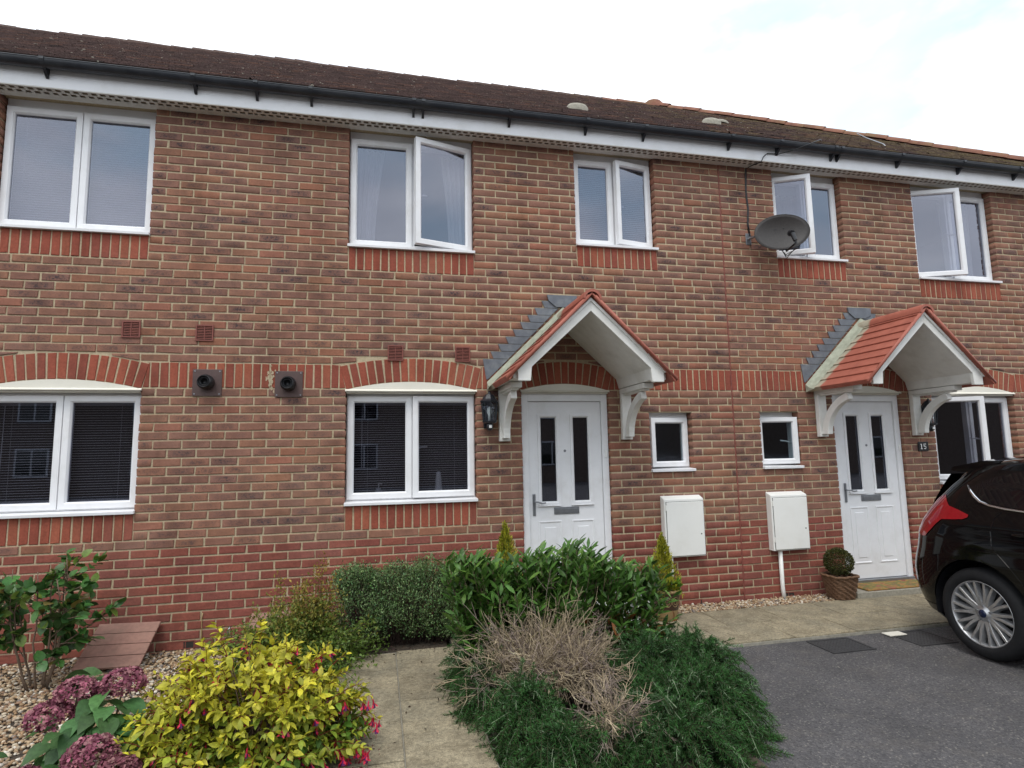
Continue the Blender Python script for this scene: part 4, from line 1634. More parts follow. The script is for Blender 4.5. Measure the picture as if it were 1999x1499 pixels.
def lantern(x, z, label):
    t = thing('wall_lantern', label, 'lantern', (x, 0, z - 0.17), 'black wall lanterns')
    y = -0.085
    MB().box(x - 0.045, x + 0.045, -0.012, -0.001, z - 0.16, z + 0.12).build('back_plate', M['lantern'], t, bevel=0.004)
    MB().lathe([(0.088, 0.085), (0.090, 0.095), (0.066, 0.115), (0.058, 0.135), (0.040, 0.158), (0.016, 0.170), (0.014, 0.185), (0.0, 0.192)], (x, y, z), 8).build('cap', M['lantern'], t)
    MB().lathe([(0.0, -0.115), (0.055, -0.115), (0.068, -0.105), (0.070, -0.095), (0.050, -0.092)], (x, y, z), 8).build('base_ring', M['lantern'], t)
    b = MB()
    for i in range(8):
        a = 2 * math.pi * i / 8
        b.tube([(x + 0.060 * math.cos(a), y + 0.060 * math.sin(a), z - 0.096), (x + 0.078 * math.cos(a), y + 0.078 * math.sin(a), z + 0.088)], 0.0055, 5)
    b.build('cage_bars', M['lantern'], t)
    MB().lathe([(0.056, -0.092), (0.073, 0.086)], (x, y, z), 8).build('pane', M['frost'], t)
    MB().lathe([(0.0, -0.09), (0.014, -0.09), (0.014, -0.04), (0.026, -0.01), (0.022, 0.03), (0.0, 0.045)], (x, y, z), 12).build('bulb', M['white'], t, smooth=True)
    MB().lathe([(0.0, -0.185), (0.022, -0.180), (0.030, -0.160), (0.034, -0.130), (0.028, -0.1155)], (x, y, z), 10).build('sensor_housing', M['lantern'], t, smooth=True)
    MB().box(x - 0.012, x + 0.014, y - 0.042, y - 0.030, z - 0.160, z - 0.133).build('sensor_eye', M['white'], t, bevel=0.003)


lantern(-2.640, 1.96, 'black half lantern between the ground floor window and the first porch bracket')
lantern(2.440, 1.90, 'black lantern half hidden behind the right bracket of number 15')

# ---- number plate 15
t = thing('house_number', 'small black plate with the white number 15', 'number plate', (2.39, 0, 1.50))
x0, x1, z0, z1 = 2.322, 2.462, 1.497, 1.603
MB().box(x0, x1, -0.014, -0.001, z0, z1).build('plate', M['black'], t, bevel=0.004)
b = MB()
yb, yt = -0.0165, -0.0142
b.box(2.357, 2.367, yt, yb, 1.523, 1.578)
b.box(2.347, 2.377, yt, yb + 0.0001, 1.519, 1.5245)
b.prism([(2.346, 1.570), (2.357, 1.570), (2.357, 1.580), (2.353, 1.576)], yb, yt)
b.build('numeral', M['white'], t)
b = MB()
b.box(2.393, 2.426, yt, yb, 1.572, 1.580)
b.box(2.393, 2.400, yt, yb + 0.0001, 1.549, 1.573)
n = 12
for i in range(n):
    a0, a1 = math.radians(150 - 300 * i / n), math.radians(150 - 300 * (i + 1) / n)
    cx, cz = 2.407, 1.5375
    P4 = []
    for rr_, aa in ((0.0195, a0), (0.0195, a1), (0.0125, a1), (0.0125, a0)):
        P4.append((cx + rr_ * 0.92 * math.cos(aa), yb + 0.0002, cz + rr_ * math.sin(aa)))
    b.add(P4, [(0, 1, 2, 3)])
b.build('numeral', M['white'], t)

# ---- satellite dish
dc = np.array((0.585, -0.225, 3.885))
dn = np.array((-0.16, -0.93, 0.02)); dn /= np.linalg.norm(dn)
du = np.cross(dn, (0, 0, 1.0)); du /= np.linalg.norm(du)
# the rim leans: long axis along the wall and slightly tilted
rl = math.radians(-9)
t = thing('satellite_dish', 'dark oval satellite dish with its arm, in front of an open upper window', 'satellite dish', (0.318, 0, 3.86))
dv = np.cross(du, dn)
dv /= np.linalg.norm(dv)
if dv[2] < 0:
    dv = -dv
ex_, ez_ = du * math.cos(rl) + dv * math.sin(rl), -du * math.sin(rl) + dv * math.cos(rl)
ra, rb, dep = 0.312, 0.195, 0.05
V, F = [], []
nr, na = 8, 40
V.append(tuple(dc - dn * dep))
for i in range(1, nr + 1):
    f = i / nr
    for k in range(na):
        a = 2 * math.pi * k / na
        V.append(tuple(dc + ex_ * ra * f * math.cos(a) + ez_ * rb * f * math.sin(a) - dn * dep * (1 - f * f)))
for k in range(na):
    F.append((0, 1 + k, 1 + (k + 1) % na))
for i in range(nr - 1):
    for k in range(na):
        a, c = 1 + i * na + k, 1 + i * na + (k + 1) % na
        F.append((a, a + na, c + na, c))
mt = M['dish']
o = link_mesh('reflector', np.array(V), F, mt, t, smooth=True)
sl = o.modifiers.new('thick', 'SOLIDIFY'); sl.thickness = 0.004
MB().tube([tuple(dc + ex_ * ra * math.cos(2 * math.pi * k / na) + ez_ * rb * math.sin(2 * math.pi * k / na)) for k in range(na + 1)], 0.005, 6, False).build('rim', M['dish'], t, smooth=True)
lnb = dc + dn * 0.19 - ez_ * 0.115
base = dc - dn * 0.02 - ez_ * 0.215
MB().tube([tuple(dc - dn * 0.06 - ez_ * 0.06), tuple(base + dn * 0.015), tuple(lnb - ez_ * 0.085), tuple(lnb - ez_ * 0.04)], 0.011, 8).build('feed_arm', M['black'], t)
MB().tube([tuple(lnb - ez_ * 0.06), tuple(lnb + ez_ * 0.028 - dn * 0.02)], [0.021, 0.026], 12).build('receiver_head', M['black'], t)
MB().tube([tuple(lnb + ez_ * 0.028 - dn * 0.02), tuple(lnb + ez_ * 0.045 - dn * 0.055)], [0.031, 0.034], 14).build('receiver_cap', M['black'], t)
for s in (-1, 1):
    for q_ in (0.05, -0.13):
        p = dc + ex_ * (0.05 * s) + ez_ * q_ - dn * (dep * 0.9)
        MB().tube([tuple(p), tuple(p + dn * 0.01)], 0.006, 6).build('bolt', M['black'], t)
MB().box(0.285, 0.350, -0.012, -0.001, 3.80, 3.93).build('wall_bracket', M['steel'], t, bevel=0.003)
MB().tube([(0.318, -0.012, 3.865), (0.33, -0.10, 3.862), (0.45, -0.13, 3.862), tuple(dc - dn * 0.075)], 0.016, 8).build('mount_tube', M['steel'], t)
for q_ in range(3):
    p0 = lnb - ez_ * 0.07 + ex_ * 0.01 * (q_ - 1)
    MB().tube([tuple(p0), tuple(p0 - ez_ * 0.07 + ex_ * 0.012 * (q_ - 1)), tuple(base - ez_ * (0.03 + 0.02 * q_) - dn * 0.02), tuple(base - dn * 0.08 + ez_ * 0.06)], 0.0035, 5).build('lead_wire', M['black'], t)

cb = MB()
pts = [(0.330, -0.010, 3.90), (0.318, -0.008, 4.05), (0.335, -0.007, 4.22), (0.322, -0.007, 4.40), (0.330, -0.007, 4.55), (0.335, -0.014, 4.68), (0.37, -0.06, 4.697), (0.43, -0.170, 4.700), (0.45, -0.181, 4.75), (0.50, -0.184, 4.795),
       (0.64, -0.187, 4.80), (0.78, -0.25, 4.825), (0.95, -0.308, 4.885), (1.10, -0.302, 4.955), (1.24, -0.16, 5.035)]
cb.tube(pts, 0.0055, 6)
cb.tube([(p[0] + 0.012, p[1], p[2]) for p in pts[:6]], 0.0045, 6)
tag(cb.build('aerial_cable', M['black'], None, smooth=True), 'black aerial cable running from the dish up over the gutter', 'cable')
cb = MB()
y_ = 0.42
cb.tube([(2.55, 0.25, ZE + TP * (0.25 - YE) + 0.02), (2.70, 0.42, ZE + TP * (0.42 - YE) + 0.03), (2.80, 0.75, ZE + TP * (0.75 - YE) + 0.06), (2.84, 0.95, ZE + TP * (0.95 - YE) + 0.10)], 0.007, 6)
tag(cb.build('cable_end', M['steel'], None, smooth=True), 'short grey end of cable lying on the mossy roof', 'cable')

# small wire, hook and air bricks at the foot of the wall
o = MB().tube([(-5.085, -0.006, 0.285), (-5.09, -0.012, 0.25), (-5.088, -0.012, 0.12), (-5.08, -0.015, -0.01)], 0.0042, 6).build('wall_wire', M['clay'], None, smooth=True)
tag(o, 'thin tan wire coming out of the red bricks behind the yellow fuchsia', 'wire')
o = MB().tube([(-4.875, -0.004, 0.155), (-4.87, -0.03, 0.15), (-4.885, -0.032, 0.125), (-4.875, -0.03, 0.10), (-4.885, -0.012, 0.085)], 0.008, 6).build('wall_hook', M['steel'], None, smooth=True)
tag(o, 'small grey metal hook low on the red bricks', 'hook')


def air_brick(x, label):
    t = thing('air_brick', label, 'air brick', (x, 0, 0.005), 'red air bricks at the foot of the wall')
    b = mitred(MB(), x - 0.106, x + 0.106, 0.004, 0.071, 0.010, -0.0055, 0.0035, 0.002)
    for i in range(1, 3):
        xx = x - 0.106 + 0.0706 * i
        b.box(xx - 0.004, xx + 0.004, -0.005, 0.001, 0.0142, 0.0608)
    b.build('grille', M['vent'], t)
    MB().box(x - 0.098, x + 0.098, -0.0035, -0.0026, 0.012, 0.063).build('vent_back', M['void'], t)


air_brick(-5.245, 'red air brick low in the wall above the yellow fuchsia')
air_brick(-6.50, 'red air brick low in the wall at the left edge, behind the glossy shrub')
air_brick(-0.585, 'red air brick in the gravel between the glazed pot and the red wall joint')
air_brick(0.545, 'red air brick in the gravel just right of the meter pipe')

# ================================================================== OPPOSITE SIDE OF THE STREET (seen mirrored in the panes)
t = thing('brick_house', 'brown brick house opposite, seen only as a reflection in the ground floor panes', 'house', (-2, -24, 0))
MB().box(-22, 48, -31, -24, -0.2, 5.2).build('wall', simple('far_brick', (0.085, 0.062, 0.050), 0.9, 0.25, 12.0), t)
MB().prism([(-31.4, 5.15), (-23.6, 5.15), (-27.5, 8.3)], -22.4, 48.4, 'x').build('roof', simple('far_roof', (0.07, 0.045, 0.04), 0.9, 0.2, 6.0), t)
for xx in (-19, -14.5, -10, -5, 0, 4.5, 10, 15, 20, 25, 30, 36):
    for zz in (0.9, 3.3):
        b = MB().box(xx, xx + 1.3, -23.99, -23.94, zz, zz + 1.25)
        wv = b.build('window', M['dull_frame'], t)
        MB().box(xx + 0.08, xx + 0.61, -23.938, -23.93, zz + 0.08, zz + 1.17).build('pane', M['carglass'], wv)
        MB().box(xx + 0.69, xx + 1.22, -23.938, -23.93, zz + 0.08, zz + 1.17).build('pane', M['carglass'], wv)

# ================================================================== LEAF TOOLS


def leaf_template(w_=0.5, fold=0.16, droop=0.18, prof=((0.0, 0.0), (0.18, 0.55), (0.42, 1.0), (0.70, 0.72), (1.0, 0.0)), wave=0.0):
    """unit-length leaf along +y, half width w_/2, folded along the midrib"""
    V, F = [], []
    V.append((0, 0, 0))
    mids = prof[1:-1]
    for (tt, ww) in mids:
        z = -droop * tt * tt
        hwid = ww * w_ / 2
        V += [(-hwid, tt, z + fold * hwid + wave * math.sin(tt * 9)), (0, tt, z), (hwid, tt, z + fold * hwid - wave * math.sin(tt * 9))]
    V.append((0, 1, -droop))
    n = len(mids)
    F += [(0, 2, 1), (0, 3, 2)]
    for i in range(n - 1):
        a = 1 + 3 * i
        F += [(a, a + 1, a + 4), (a, a + 4, a + 3), (a + 1, a + 2, a + 5), (a + 1, a + 5, a + 4)]
    a = 1 + 3 * (n - 1)
    F += [(a, a + 1, len(V) - 1), (a + 1, a + 2, len(V) - 1)]
    return np.array(V, float), np.array(F, int)


def frames(D, roll_noise, rng, upref=(0, 0, 1.0)):
    D = np.asarray(D, float)
    D = D / np.linalg.norm(D, axis=1, keepdims=True)
    up = np.tile(np.array(upref), (len(D), 1)) + rng.normal(0, roll_noise, D.shape)
    X = np.cross(D, up)
    X /= np.linalg.norm(X, axis=1, keepdims=True) + 1e-9
    Z = np.cross(X, D)
    return X, D, Z


def scatter(name, tmpl, P, D, S, C, mat, parent, rng, roll=0.35, width=None, n_obj=0, objname='leaf', kind='stuff'):
    """leaves at P, pointing along D, of length S and colour C: the n_obj that show largest become objects, the rest one joined part"""
    V, F = tmpl
    P, S, C = np.asarray(P, float), np.asarray(S, float), np.asarray(C, float)
    X, Y, Z = frames(D, roll, rng)
    if C.shape[1] == 3:
        C = np.concatenate([C, np.ones((len(C), 1))], 1)
    idx = np.arange(len(P))
    if n_obj:
        d = P - CAM_LOC
        zc = d @ _F
        px, py = 999.5 + CAM_F * (d @ _R) / zc, 749.5 - CAM_F * (d @ _U) / zc
        face = np.abs(np.sum(Z * d, 1)) / np.linalg.norm(d, axis=1)
        # nearer than its neighbours: leaves on the camera's side of the plant come first
        fr = (d @ _F)
        score = S / zc * (0.35 + face) * np.exp(-(fr - fr.min()) / max(0.15, (fr.max() - fr.min()) * 0.5))
        score[(px < 0) | (px > 1999) | (py < 0) | (py > 1499)] = 0
        order = np.argsort(-score)
        pick = order[:n_obj]
        me = bpy.data.meshes.new(objname)
        fill_mesh(me, V, F)
        me.materials.append(mat)
        for i in pick:
            s = S[i]
            basis_obj(objname, me, P[i], X[i] * s, Y[i] * s, Z[i] * s, parent, tuple(C[i]))
        idx = order[n_obj:]
    if len(idx):
        n, k = len(idx), len(V)
        s = S[idx][:, None, None]
        W = P[idx][:, None, :] + s * (V[None, :, 0:1] * X[idx][:, None, :] + V[None, :, 1:2] * Y[idx][:, None, :] + V[None, :, 2:3] * Z[idx][:, None, :])
        FF = (F[None] + (np.arange(n) * k)[:, None, None]).reshape(-1, F.shape[1])
        o = link_mesh(name, W.reshape(-1, 3), FF, mat, parent, tint=np.repeat(C[idx], k, 0))
        if kind:
            o['kind'] = kind
        return o


def twigs(name, paths, radii, mat, parent, C=None, n=4, kind='stuff'):
    """joined thin tubes; paths: list of (m,3) arrays of equal m"""
    Pn = np.asarray(paths, float)                       # (k, m, 3)
    k, m_, _ = Pn.shape
    T = np.gradient(Pn, axis=1)
    T /= np.linalg.norm(T, axis=2, keepdims=True) + 1e-9
    ref = np.tile(np.array((0.31, 0.17, 0.93)), (k, m_, 1))
    A = np.cross(T, ref)
    A /= np.linalg.norm(A, axis=2, keepdims=True) + 1e-9
    B = np.cross(T, A)
    R_ = np.asarray(radii, float)
    if R_.ndim == 1:
        R_ = np.tile(R_[None], (k, 1))
    ang = 2 * np.pi * np.arange(n) / n
    W = Pn[:, :, None, :] + R_[:, :, None, None] * (np.cos(ang)[None, None, :, None] * A[:, :, None, :] + np.sin(ang)[None, None, :, None] * B[:, :, None, :])
    base = []
    for i in range(m_ - 1):
        for j in range(n):
            j2 = (j + 1) % n
            base.append((i * n + j, i * n + j2, (i + 1) * n + j2, (i + 1) * n + j))
    base = np.array(base)
    FF = (base[None] + (np.arange(k) * m_ * n)[:, None, None]).reshape(-1, 4)
    if C is None:
        o = link_mesh(name, W.reshape(-1, 3), FF, mat, parent)
    else:
        C = np.asarray(C, float)
        if C.shape[1] == 3:
            C = np.concatenate([C, np.ones((len(C), 1))], 1)
        o = link_mesh(name, W.reshape(-1, 3), FF, mat, parent, tint=np.repeat(C, m_ * n, 0))
    if kind:
        o['kind'] = kind
    return o


def unit(v):
    v = np.asarray(v, float)
    return v / (np.linalg.norm(v, axis=-1, keepdims=True) + 1e-9)


def jit(c, n, rng, s=0.15):
    c = np.asarray(c, float)
    return np.clip(c[None] * rng.normal(1, s, (n, 1)) * rng.normal(1, s * 0.3, (n, 3)), 0.004, 1)


def arcs(P0, D0, L_, sag, m_=6):
    """curved stems from P0 along D0 that sag (or rise when negative)"""
    s = np.linspace(0, 1, m_)
    P = P0[:, None, :] + D0[:, None, :] * (L_[:, None] * s[None])[:, :, None]
    P[:, :, 2] -= (sag[:, None] * (L_[:, None] * s[None] ** 2))
    return P


# ------------------------------------------------------------------ GRAVEL


def gravel(name, n, x0, x1, y0, y1, z, parent, rng, s0=0.006, s1=0.014, keep=None):
    phi = (1 + 5 ** 0.5) / 2
    IV = np.array([(-1, phi, 0), (1, phi, 0), (-1, -phi, 0), (1, -phi, 0), (0, -1, phi), (0, 1, phi), (0, -1, -phi), (0, 1, -phi), (phi, 0, -1), (phi, 0, 1), (-phi, 0, -1), (-phi, 0, 1)], float)
    IV /= np.linalg.norm(IV[0])
    IF = np.array([(0, 11, 5), (0, 5, 1), (0, 1, 7), (0, 7, 10), (0, 10, 11), (1, 5, 9), (5, 11, 4), (11, 10, 2), (10, 7, 6), (7, 1, 8), (3, 9, 4), (3, 4, 2), (3, 2, 6), (3, 6, 8), (3, 8, 9), (4, 9, 5), (2, 4, 11), (6, 2, 10), (8, 6, 7), (9, 8, 1)])
    P = np.stack([rng.uniform(x0, x1, n), rng.uniform(y0, y1, n), np.full(n, z)], 1)
    if keep is not None:
        P = P[keep(P)]
        n = len(P)
    sz = rng.uniform(s0, s1, n)
    sc = sz[:, None] * rng.uniform(0.65, 1.3, (n, 3)) * np.array((1.1, 1.1, 0.75))
    W = IV[None] * rng.uniform(0.75, 1.2, (n, 12, 1)) * sc[:, None, :]
    a = rng.uniform(0, 6.28, n)
    ca, sa = np.cos(a)[:, None], np.sin(a)[:, None]
    W = np.stack([W[:, :, 0] * ca - W[:, :, 1] * sa, W[:, :, 0] * sa + W[:, :, 1] * ca, W[:, :, 2]], 2)
    P[:, 2] += sz * rng.uniform(-0.2, 0.9, n)
    W += P[:, None, :]
    FF = (IF[None] + (np.arange(n) * 12)[:, None, None]).reshape(-1, 3)
    pal = np.array([(0.40, 0.29, 0.18), (0.30, 0.19, 0.105), (0.50, 0.42, 0.31), (0.24, 0.145, 0.09), (0.58, 0.53, 0.45), (0.34, 0.26, 0.19), (0.20, 0.17, 0.15)])
    C = pal[rng.choice(7, n, p=[.26, .22, .18, .12, .08, .09, .05])] * rng.normal(1, 0.12, (n, 1))
    C = np.concatenate([np.clip(C, 0.02, 0.9), np.ones((n, 1))], 1)
    o = link_mesh(name, W.reshape(-1, 3), FF, M['stone'], None, tint=np.repeat(C, 12, 0))
    o['kind'] = 'stuff'
    return o


rg = np.random.default_rng(21)
g1 = gravel('gravel', 26000, -7.4, -3.98, -3.0, -0.012, -0.008, None, rg, 0.006, 0.0155, keep=lambda P: ((P[:, 0] < -4.36) | (P[:, 1] < -1.03)))
g1['label'] = 'golden gravel of the left front garden, around the shrubs'
g2 = gravel('gravel', 9000, -3.0, 6.0, -0.272, -0.012, 0.022, None, rg, 0.006, 0.0150, keep=lambda P: (np.abs(P[:, 0] + 1.858) > 0.62) & (np.abs(P[:, 0] - 1.6875) > 0.62))
g2['label'] = 'golden gravel strip along the foot of the right-hand walls'

# ================================================================== PLANTS
OV = leaf_template(0.56, 0.22, 0.20)
LANCE = leaf_template(0.32, 0.25, 0.12, ((0.0, 0.0), (0.2, 0.6), (0.5, 1.0), (0.8, 0.6), (1.0, 0.0)))
ROUND = leaf_template(0.78, 0.15, 0.22, ((0.0, 0.0), (0.15, 0.70), (0.40, 1.0), (0.68, 0.86), (0.88, 0.42), (1.0, 0.0)), 0.01)
TINY = (np.array([(0, 0, 0), (-0.22, 0.5, 0.05), (0.22, 0.5, 0.05), (0, 1, -0.05)], float), np.array([(0, 2, 1), (1, 2, 3)]))
NEED = (np.array([(-0.055, 0, 0), (0.055, 0, 0), (0.045, 0.6, 0.02), (0, 1, 0.0), (-0.045, 0.6, 0.02)], float), np.array([(0, 1, 2), (0, 2, 4), (4, 2, 3)]))


def sphere_dirs(n, rng, zmin=-1.0):
    d = rng.normal(0, 1, (n * 4 + 40, 3))
    d = unit(d)
    d = d[d[:, 2] > zmin]
    return d[:n]


# ---- glossy camellia-like shrub at the left
rg = np.random.default_rng(31)
t = thing('camellia_shrub', 'upright shrub with dark glossy leaves and bare stems at the left edge', 'shrub', (-5.97, -0.62, -0.02))
base = np.array((-5.97, -0.62, -0.03))
stems, sr = [], []
tips = []
LP, LD, LS = [], [], []
for i in range(9):
    a = 2 * math.pi * i / 9 + rg.normal(0, 0.3)
    b0 = base + np.array((math.cos(a) * 0.05, math.sin(a) * 0.04, 0))
    top = base + np.array((math.cos(a) * rg.uniform(0.08, 0.30), math.sin(a) * rg.uniform(0.05, 0.2), rg.uniform(0.62, 0.92)))
    s = np.linspace(0, 1, 8)[:, None]
    P = b0 + (top - b0) * s + np.array((math.cos(a), math.sin(a), 0)) * 0.05 * np.sin(s * 3.1)
    P += rg.normal(0, 0.006, P.shape)
    MB().tube([tuple(p) for p in P], list(np.linspace(0.0085, 0.003, 8)), 6).build('stem', M['brown_bark'], t, smooth=True)
    subs = []
    for j in range(8):
        f = rg.uniform(0.35, 1.0)
        q = P[int(f * 7)]
        dr = unit(np.array((math.cos(a + rg.normal(0, 1.0)), math.sin(a + rg.normal(0, 1.0)), rg.uniform(0.1, 0.9))))
        ln = rg.uniform(0.10, 0.26)
        subs.append(arcs(q[None], dr[None], np.array([ln]), np.array([rg.uniform(-0.2, 0.3)]), 5)[0])
        for k in range(rg.integers(6, 10)):
            ff = rg.uniform(0.3, 1.0)
            pq = q + dr * ln * ff
            dd = unit(dr * 0.6 + rg.normal(0, 0.7, 3) + np.array((0, 0, 0.1)))
            LP.append(pq); LD.append(dd); LS.append(rg.uniform(0.06, 0.092))
    twigs('twig', subs, np.linspace(0.0045, 0.002, 5), M['brown_bark'], t, None, 5, None)
# the long branch that reaches right over the cover boards
q = base + np.array((0.12, 0.0, 0.30))
br_ = np.array([q, q + (0.12, 0.0, 0.08), q + (0.24, 0.02, 0.17), q + (0.36, 0.03, 0.28)])
MB().tube([tuple(p) for p in br_], [0.006, 0.005, 0.004, 0.003], 5).build('stem', M['brown_bark'], t, smooth=True)
for k in range(22):
    f = rg.uniform(0.35, 1.0)
    LP.append(q + np.array((0.36, 0.03, 0.28)) * f); LD.append(unit(rg.normal(0, 0.7, 3) + np.array((0.5, -0.2, 0.2)))); LS.append(rg.uniform(0.05, 0.08))
n = len(LP)
C = jit((0.050, 0.120, 0.028), n, rg, 0.3)
C[rg.random(n) < 0.18] = (0.13, 0.20, 0.035)
C[rg.random(n) < 0.03] = (0.15, 0.12, 0.03)
scatter('foliage', ROUND, LP, LD, LS, C, M['gloss_leaf'], t, rg, 0.6, n_obj=300)

# ---- hydrangea
rg = np.random.default_rng(32)
t = thing('hydrangea', 'hydrangea with big green leaves and faded dusky pink flower heads', 'shrub', (-5.0, -2.15, -0.02))
hb = np.array((-5.0, -2.1, -0.02))
heads = [((-4.912, -2.08, 0.443), 0.092), ((-5.107, -2.10, 0.433), 0.082), ((-5.188, -2.16, 0.345), 0.090), ((-4.895, -2.44, 0.270), 0.095), ((-5.17, -2.42, 0.17), 0.080), ((-4.754, -2.52, 0.225), 0.075),
         ((-5.06, -2.52, 0.17), 0.055)]
for (hc, hr) in heads:
    hc = np.array(hc)
    sd_ = arcs(np.array([hb + (hc - hb) * 0.1 * np.array((1, 1, 0))]), np.array([unit(hc - hb)]), np.array([np.linalg.norm(hc - hb)]), np.array([-0.05]), 6)
    twigs('stem', sd_, np.linspace(0.006, 0.004, 6), M['brown_bark'], t, None, 6, None)
    hr = hr * 0.92
    nf = 220
    d = sphere_dirs(nf, rg, -0.35)
    P, D, S, CC = [], [], [], []
    hue = rg.random()
    bc = np.array((0.27, 0.085, 0.125)) if hue < 0.6 else np.array((0.23, 0.080, 0.100))
    for v in d:
        p = hc + v * hr * np.array((1.15, 1.15, 0.8)) * rg.uniform(0.86, 1.05)
        X_ = unit(np.cross(v, rg.normal(0, 1, 3)))
        Y_ = np.cross(v, X_)
        c = bc * rg.normal(1, 0.25) + (np.array((0.16, 0.11, 0.09)) if rg.random() < 0.30 else 0)
        for a in range(4):
            th = a * math.pi / 2 + rg.normal(0, 0.12)
            P.append(p); D.append(X_ * math.cos(th) + Y_ * math.sin(th) + v * rg.normal(0.25, 0.2)); S.append(rg.uniform(0.014, 0.021)); CC.append(np.clip(c * rg.normal(1, 0.1), 0.01, 0.7))
    PET = (np.array([(0, 0, 0), (-0.42, 0.45, 0.08), (0.42, 0.45, 0.08), (-0.28, 0.95, 0.02), (0.28, 0.95, 0.02)], float), np.array([(0, 2, 1), (1, 2, 4), (1, 4, 3)]))
    scatter('flower_head', PET, P, D, S, CC, M['petal'], t, rg, 0.4, kind=None)
LP, LD, LS = [], [], []
for i in range(46):
    a = rg.uniform(0, 2 * math.pi)
    r_ = rg.uniform(0.02, 0.34)
    z = rg.uniform(0.08, 0.42) * (1.05 - r_ * 0.9)
    p = hb + np.array((math.cos(a) * r_, math.sin(a) * r_ * 0.9 - 0.02, z))
    LP.append(p); LD.append(unit(np.array((math.cos(a), math.sin(a), rg.uniform(-0.25, 0.45))))); LS.append(rg.uniform(0.11, 0.16))
for p in [(-5.005, -2.2, 0.434), (-4.919, -2.26, 0.417), (-4.973, -2.28, 0.392), (-5.044, -2.28, 0.373), (-4.867, -2.26, 0.38), (-5.057, -2.3, 0.322), (-4.998, -2.36, 0.293), (-5.066, -2.36, 0.284), (-4.922, -2.32, 0.342),
          (-4.818, -2.3, 0.338), (-4.824, -2.15, 0.391), (-5.125, -2.0, 0.512), (-5.042, -2.0, 0.477), (-5.139, -2.05, 0.454), (-4.97, -2.18, 0.46), (-5.02, -2.33, 0.35), (-5.09, -2.02, 0.52), (-4.87, -2.33, 0.38)]:
    p = np.array(p)
    o_ = unit(np.array((p[0] + 4.98, (p[1] + 2.12) - 0.06, 0.10)) + rg.normal(0, 0.03, 3))
    s_ = rg.uniform(0.11, 0.15)
    LP.append(p - o_ * s_ * 0.5); LD.append(unit(o_ + np.array((0, -0.15, -0.42)))); LS.append(s_ * 1.1)
n = len(LP)
C = jit((0.065, 0.150, 0.045), n, rg, 0.22)
scatter('foliage', leaf_template(0.64, 0.34, 0.34, ((0.0, 0.0), (0.1, 0.45), (0.26, 0.9), (0.45, 1.0), (0.65, 0.82), (0.85, 0.42), (1.0, 0.0)), 0.012), LP, LD, LS, C, M['leaf'], t, rg, 0.25, n_obj=n)

# ---- golden fuchsia
rg = np.random.default_rng(33)
t = thing('fuchsia_bush', 'golden-leaved fuchsia bush hung with red and purple flowers', 'shrub', (-4.28, -2.15, -0.02))
fb = np.array((-4.30, -2.20, 0.0))
LP, LD, LS, LC = [], [], [], []
stem_paths = []
fl = []


def shoot(p0, d0, ln, young_lit):
    """one leafy shoot with opposite pairs of leaves"""
    nn = max(3, int(ln / 0.027))
    pts = []
    sag = rg.uniform(0.0, 0.5)
    for i in range(nn + 1):
        f = i / nn
        p = p0 + d0 * ln * f + np.array((0, 0, -sag * ln * f * f))
        pts.append(p)
    stem_paths.append(np.array([pts[int(round(k * nn / 4))] for k in range(5)]))
    side = unit(np.cross(d0, (0, 0, 1.0)) + rg.normal(0, 0.2, 3))
    for i in range(1, nn + 1):
        f = i / nn
        sd2 = side if i % 2 else unit(np.cross(d0, side))
        for s in (-1, 1):
            dd = unit(sd2 * s * (1.0 - 0.45 * f) + d0 * (0.45 + 0.4 * f) + np.array((0, 0, -0.22)) + rg.normal(0, 0.18, 3))
            LP.append(pts[i]); LD.append(dd); LS.append(rg.uniform(0.032, 0.058) * (1.12 - 0.5 * f * (f > 0.8)))
            yl = np.array((0.56, 0.50, 0.040)); gnl = np.array((0.085, 0.185, 0.022)); og = np.array((0.40, 0.36, 0.06))
            q = np.clip(young_lit + 0.35 * (f - 0.4) + rg.normal(0, 0.16), 0, 1)
            c = gnl * (1 - q) + yl * q
            if rg.random() < 0.12:
                c = 0.5 * c + 0.5 * og
            LC.append(np.clip(c * rg.normal(1, 0.24), 0.01, 0.8))
    return pts


main = []
for i in range(780):
    d = sphere_dirs(1, rg, -0.05)[0]
    d = unit(d * np.array((1, 1, 0.9)))
    # a broad, uneven dome: higher at the back right, low at the front
    rx, ry, rz = 0.55, 0.42, 0.50
    k = rg.uniform(0.62, 1.0) * (1 + 0.10 * math.sin(5 * math.atan2(d[1], d[0]) + 1) + 0.07 * math.sin(9 * d[2] + 3 * d[0]))
    p = fb + np.array((d[0] * rx, d[1] * ry, 0.12 + d[2] * rz)) * k
    if p[2] < 0.03:
        continue
    od = unit(d + np.array((0, 0, 0.35)) + rg.normal(0, 0.3, 3))
    young_lit = 0.74 if p[2] > 0.38 else (0.42 if p[2] > 0.24 else 0.10)  # golden young growth, plus light on top and shade below put into the colour
    ln = rg.uniform(0.10, 0.19)
    pts = shoot(p - od * ln * 0.6, od, ln, young_lit)
    if rg.random() < 0.50:
        fl.append(pts[-2] + np.array((0, 0, -0.01)))
    if rg.random() < 0.28:
        main.append((p - od * ln * 0.6))
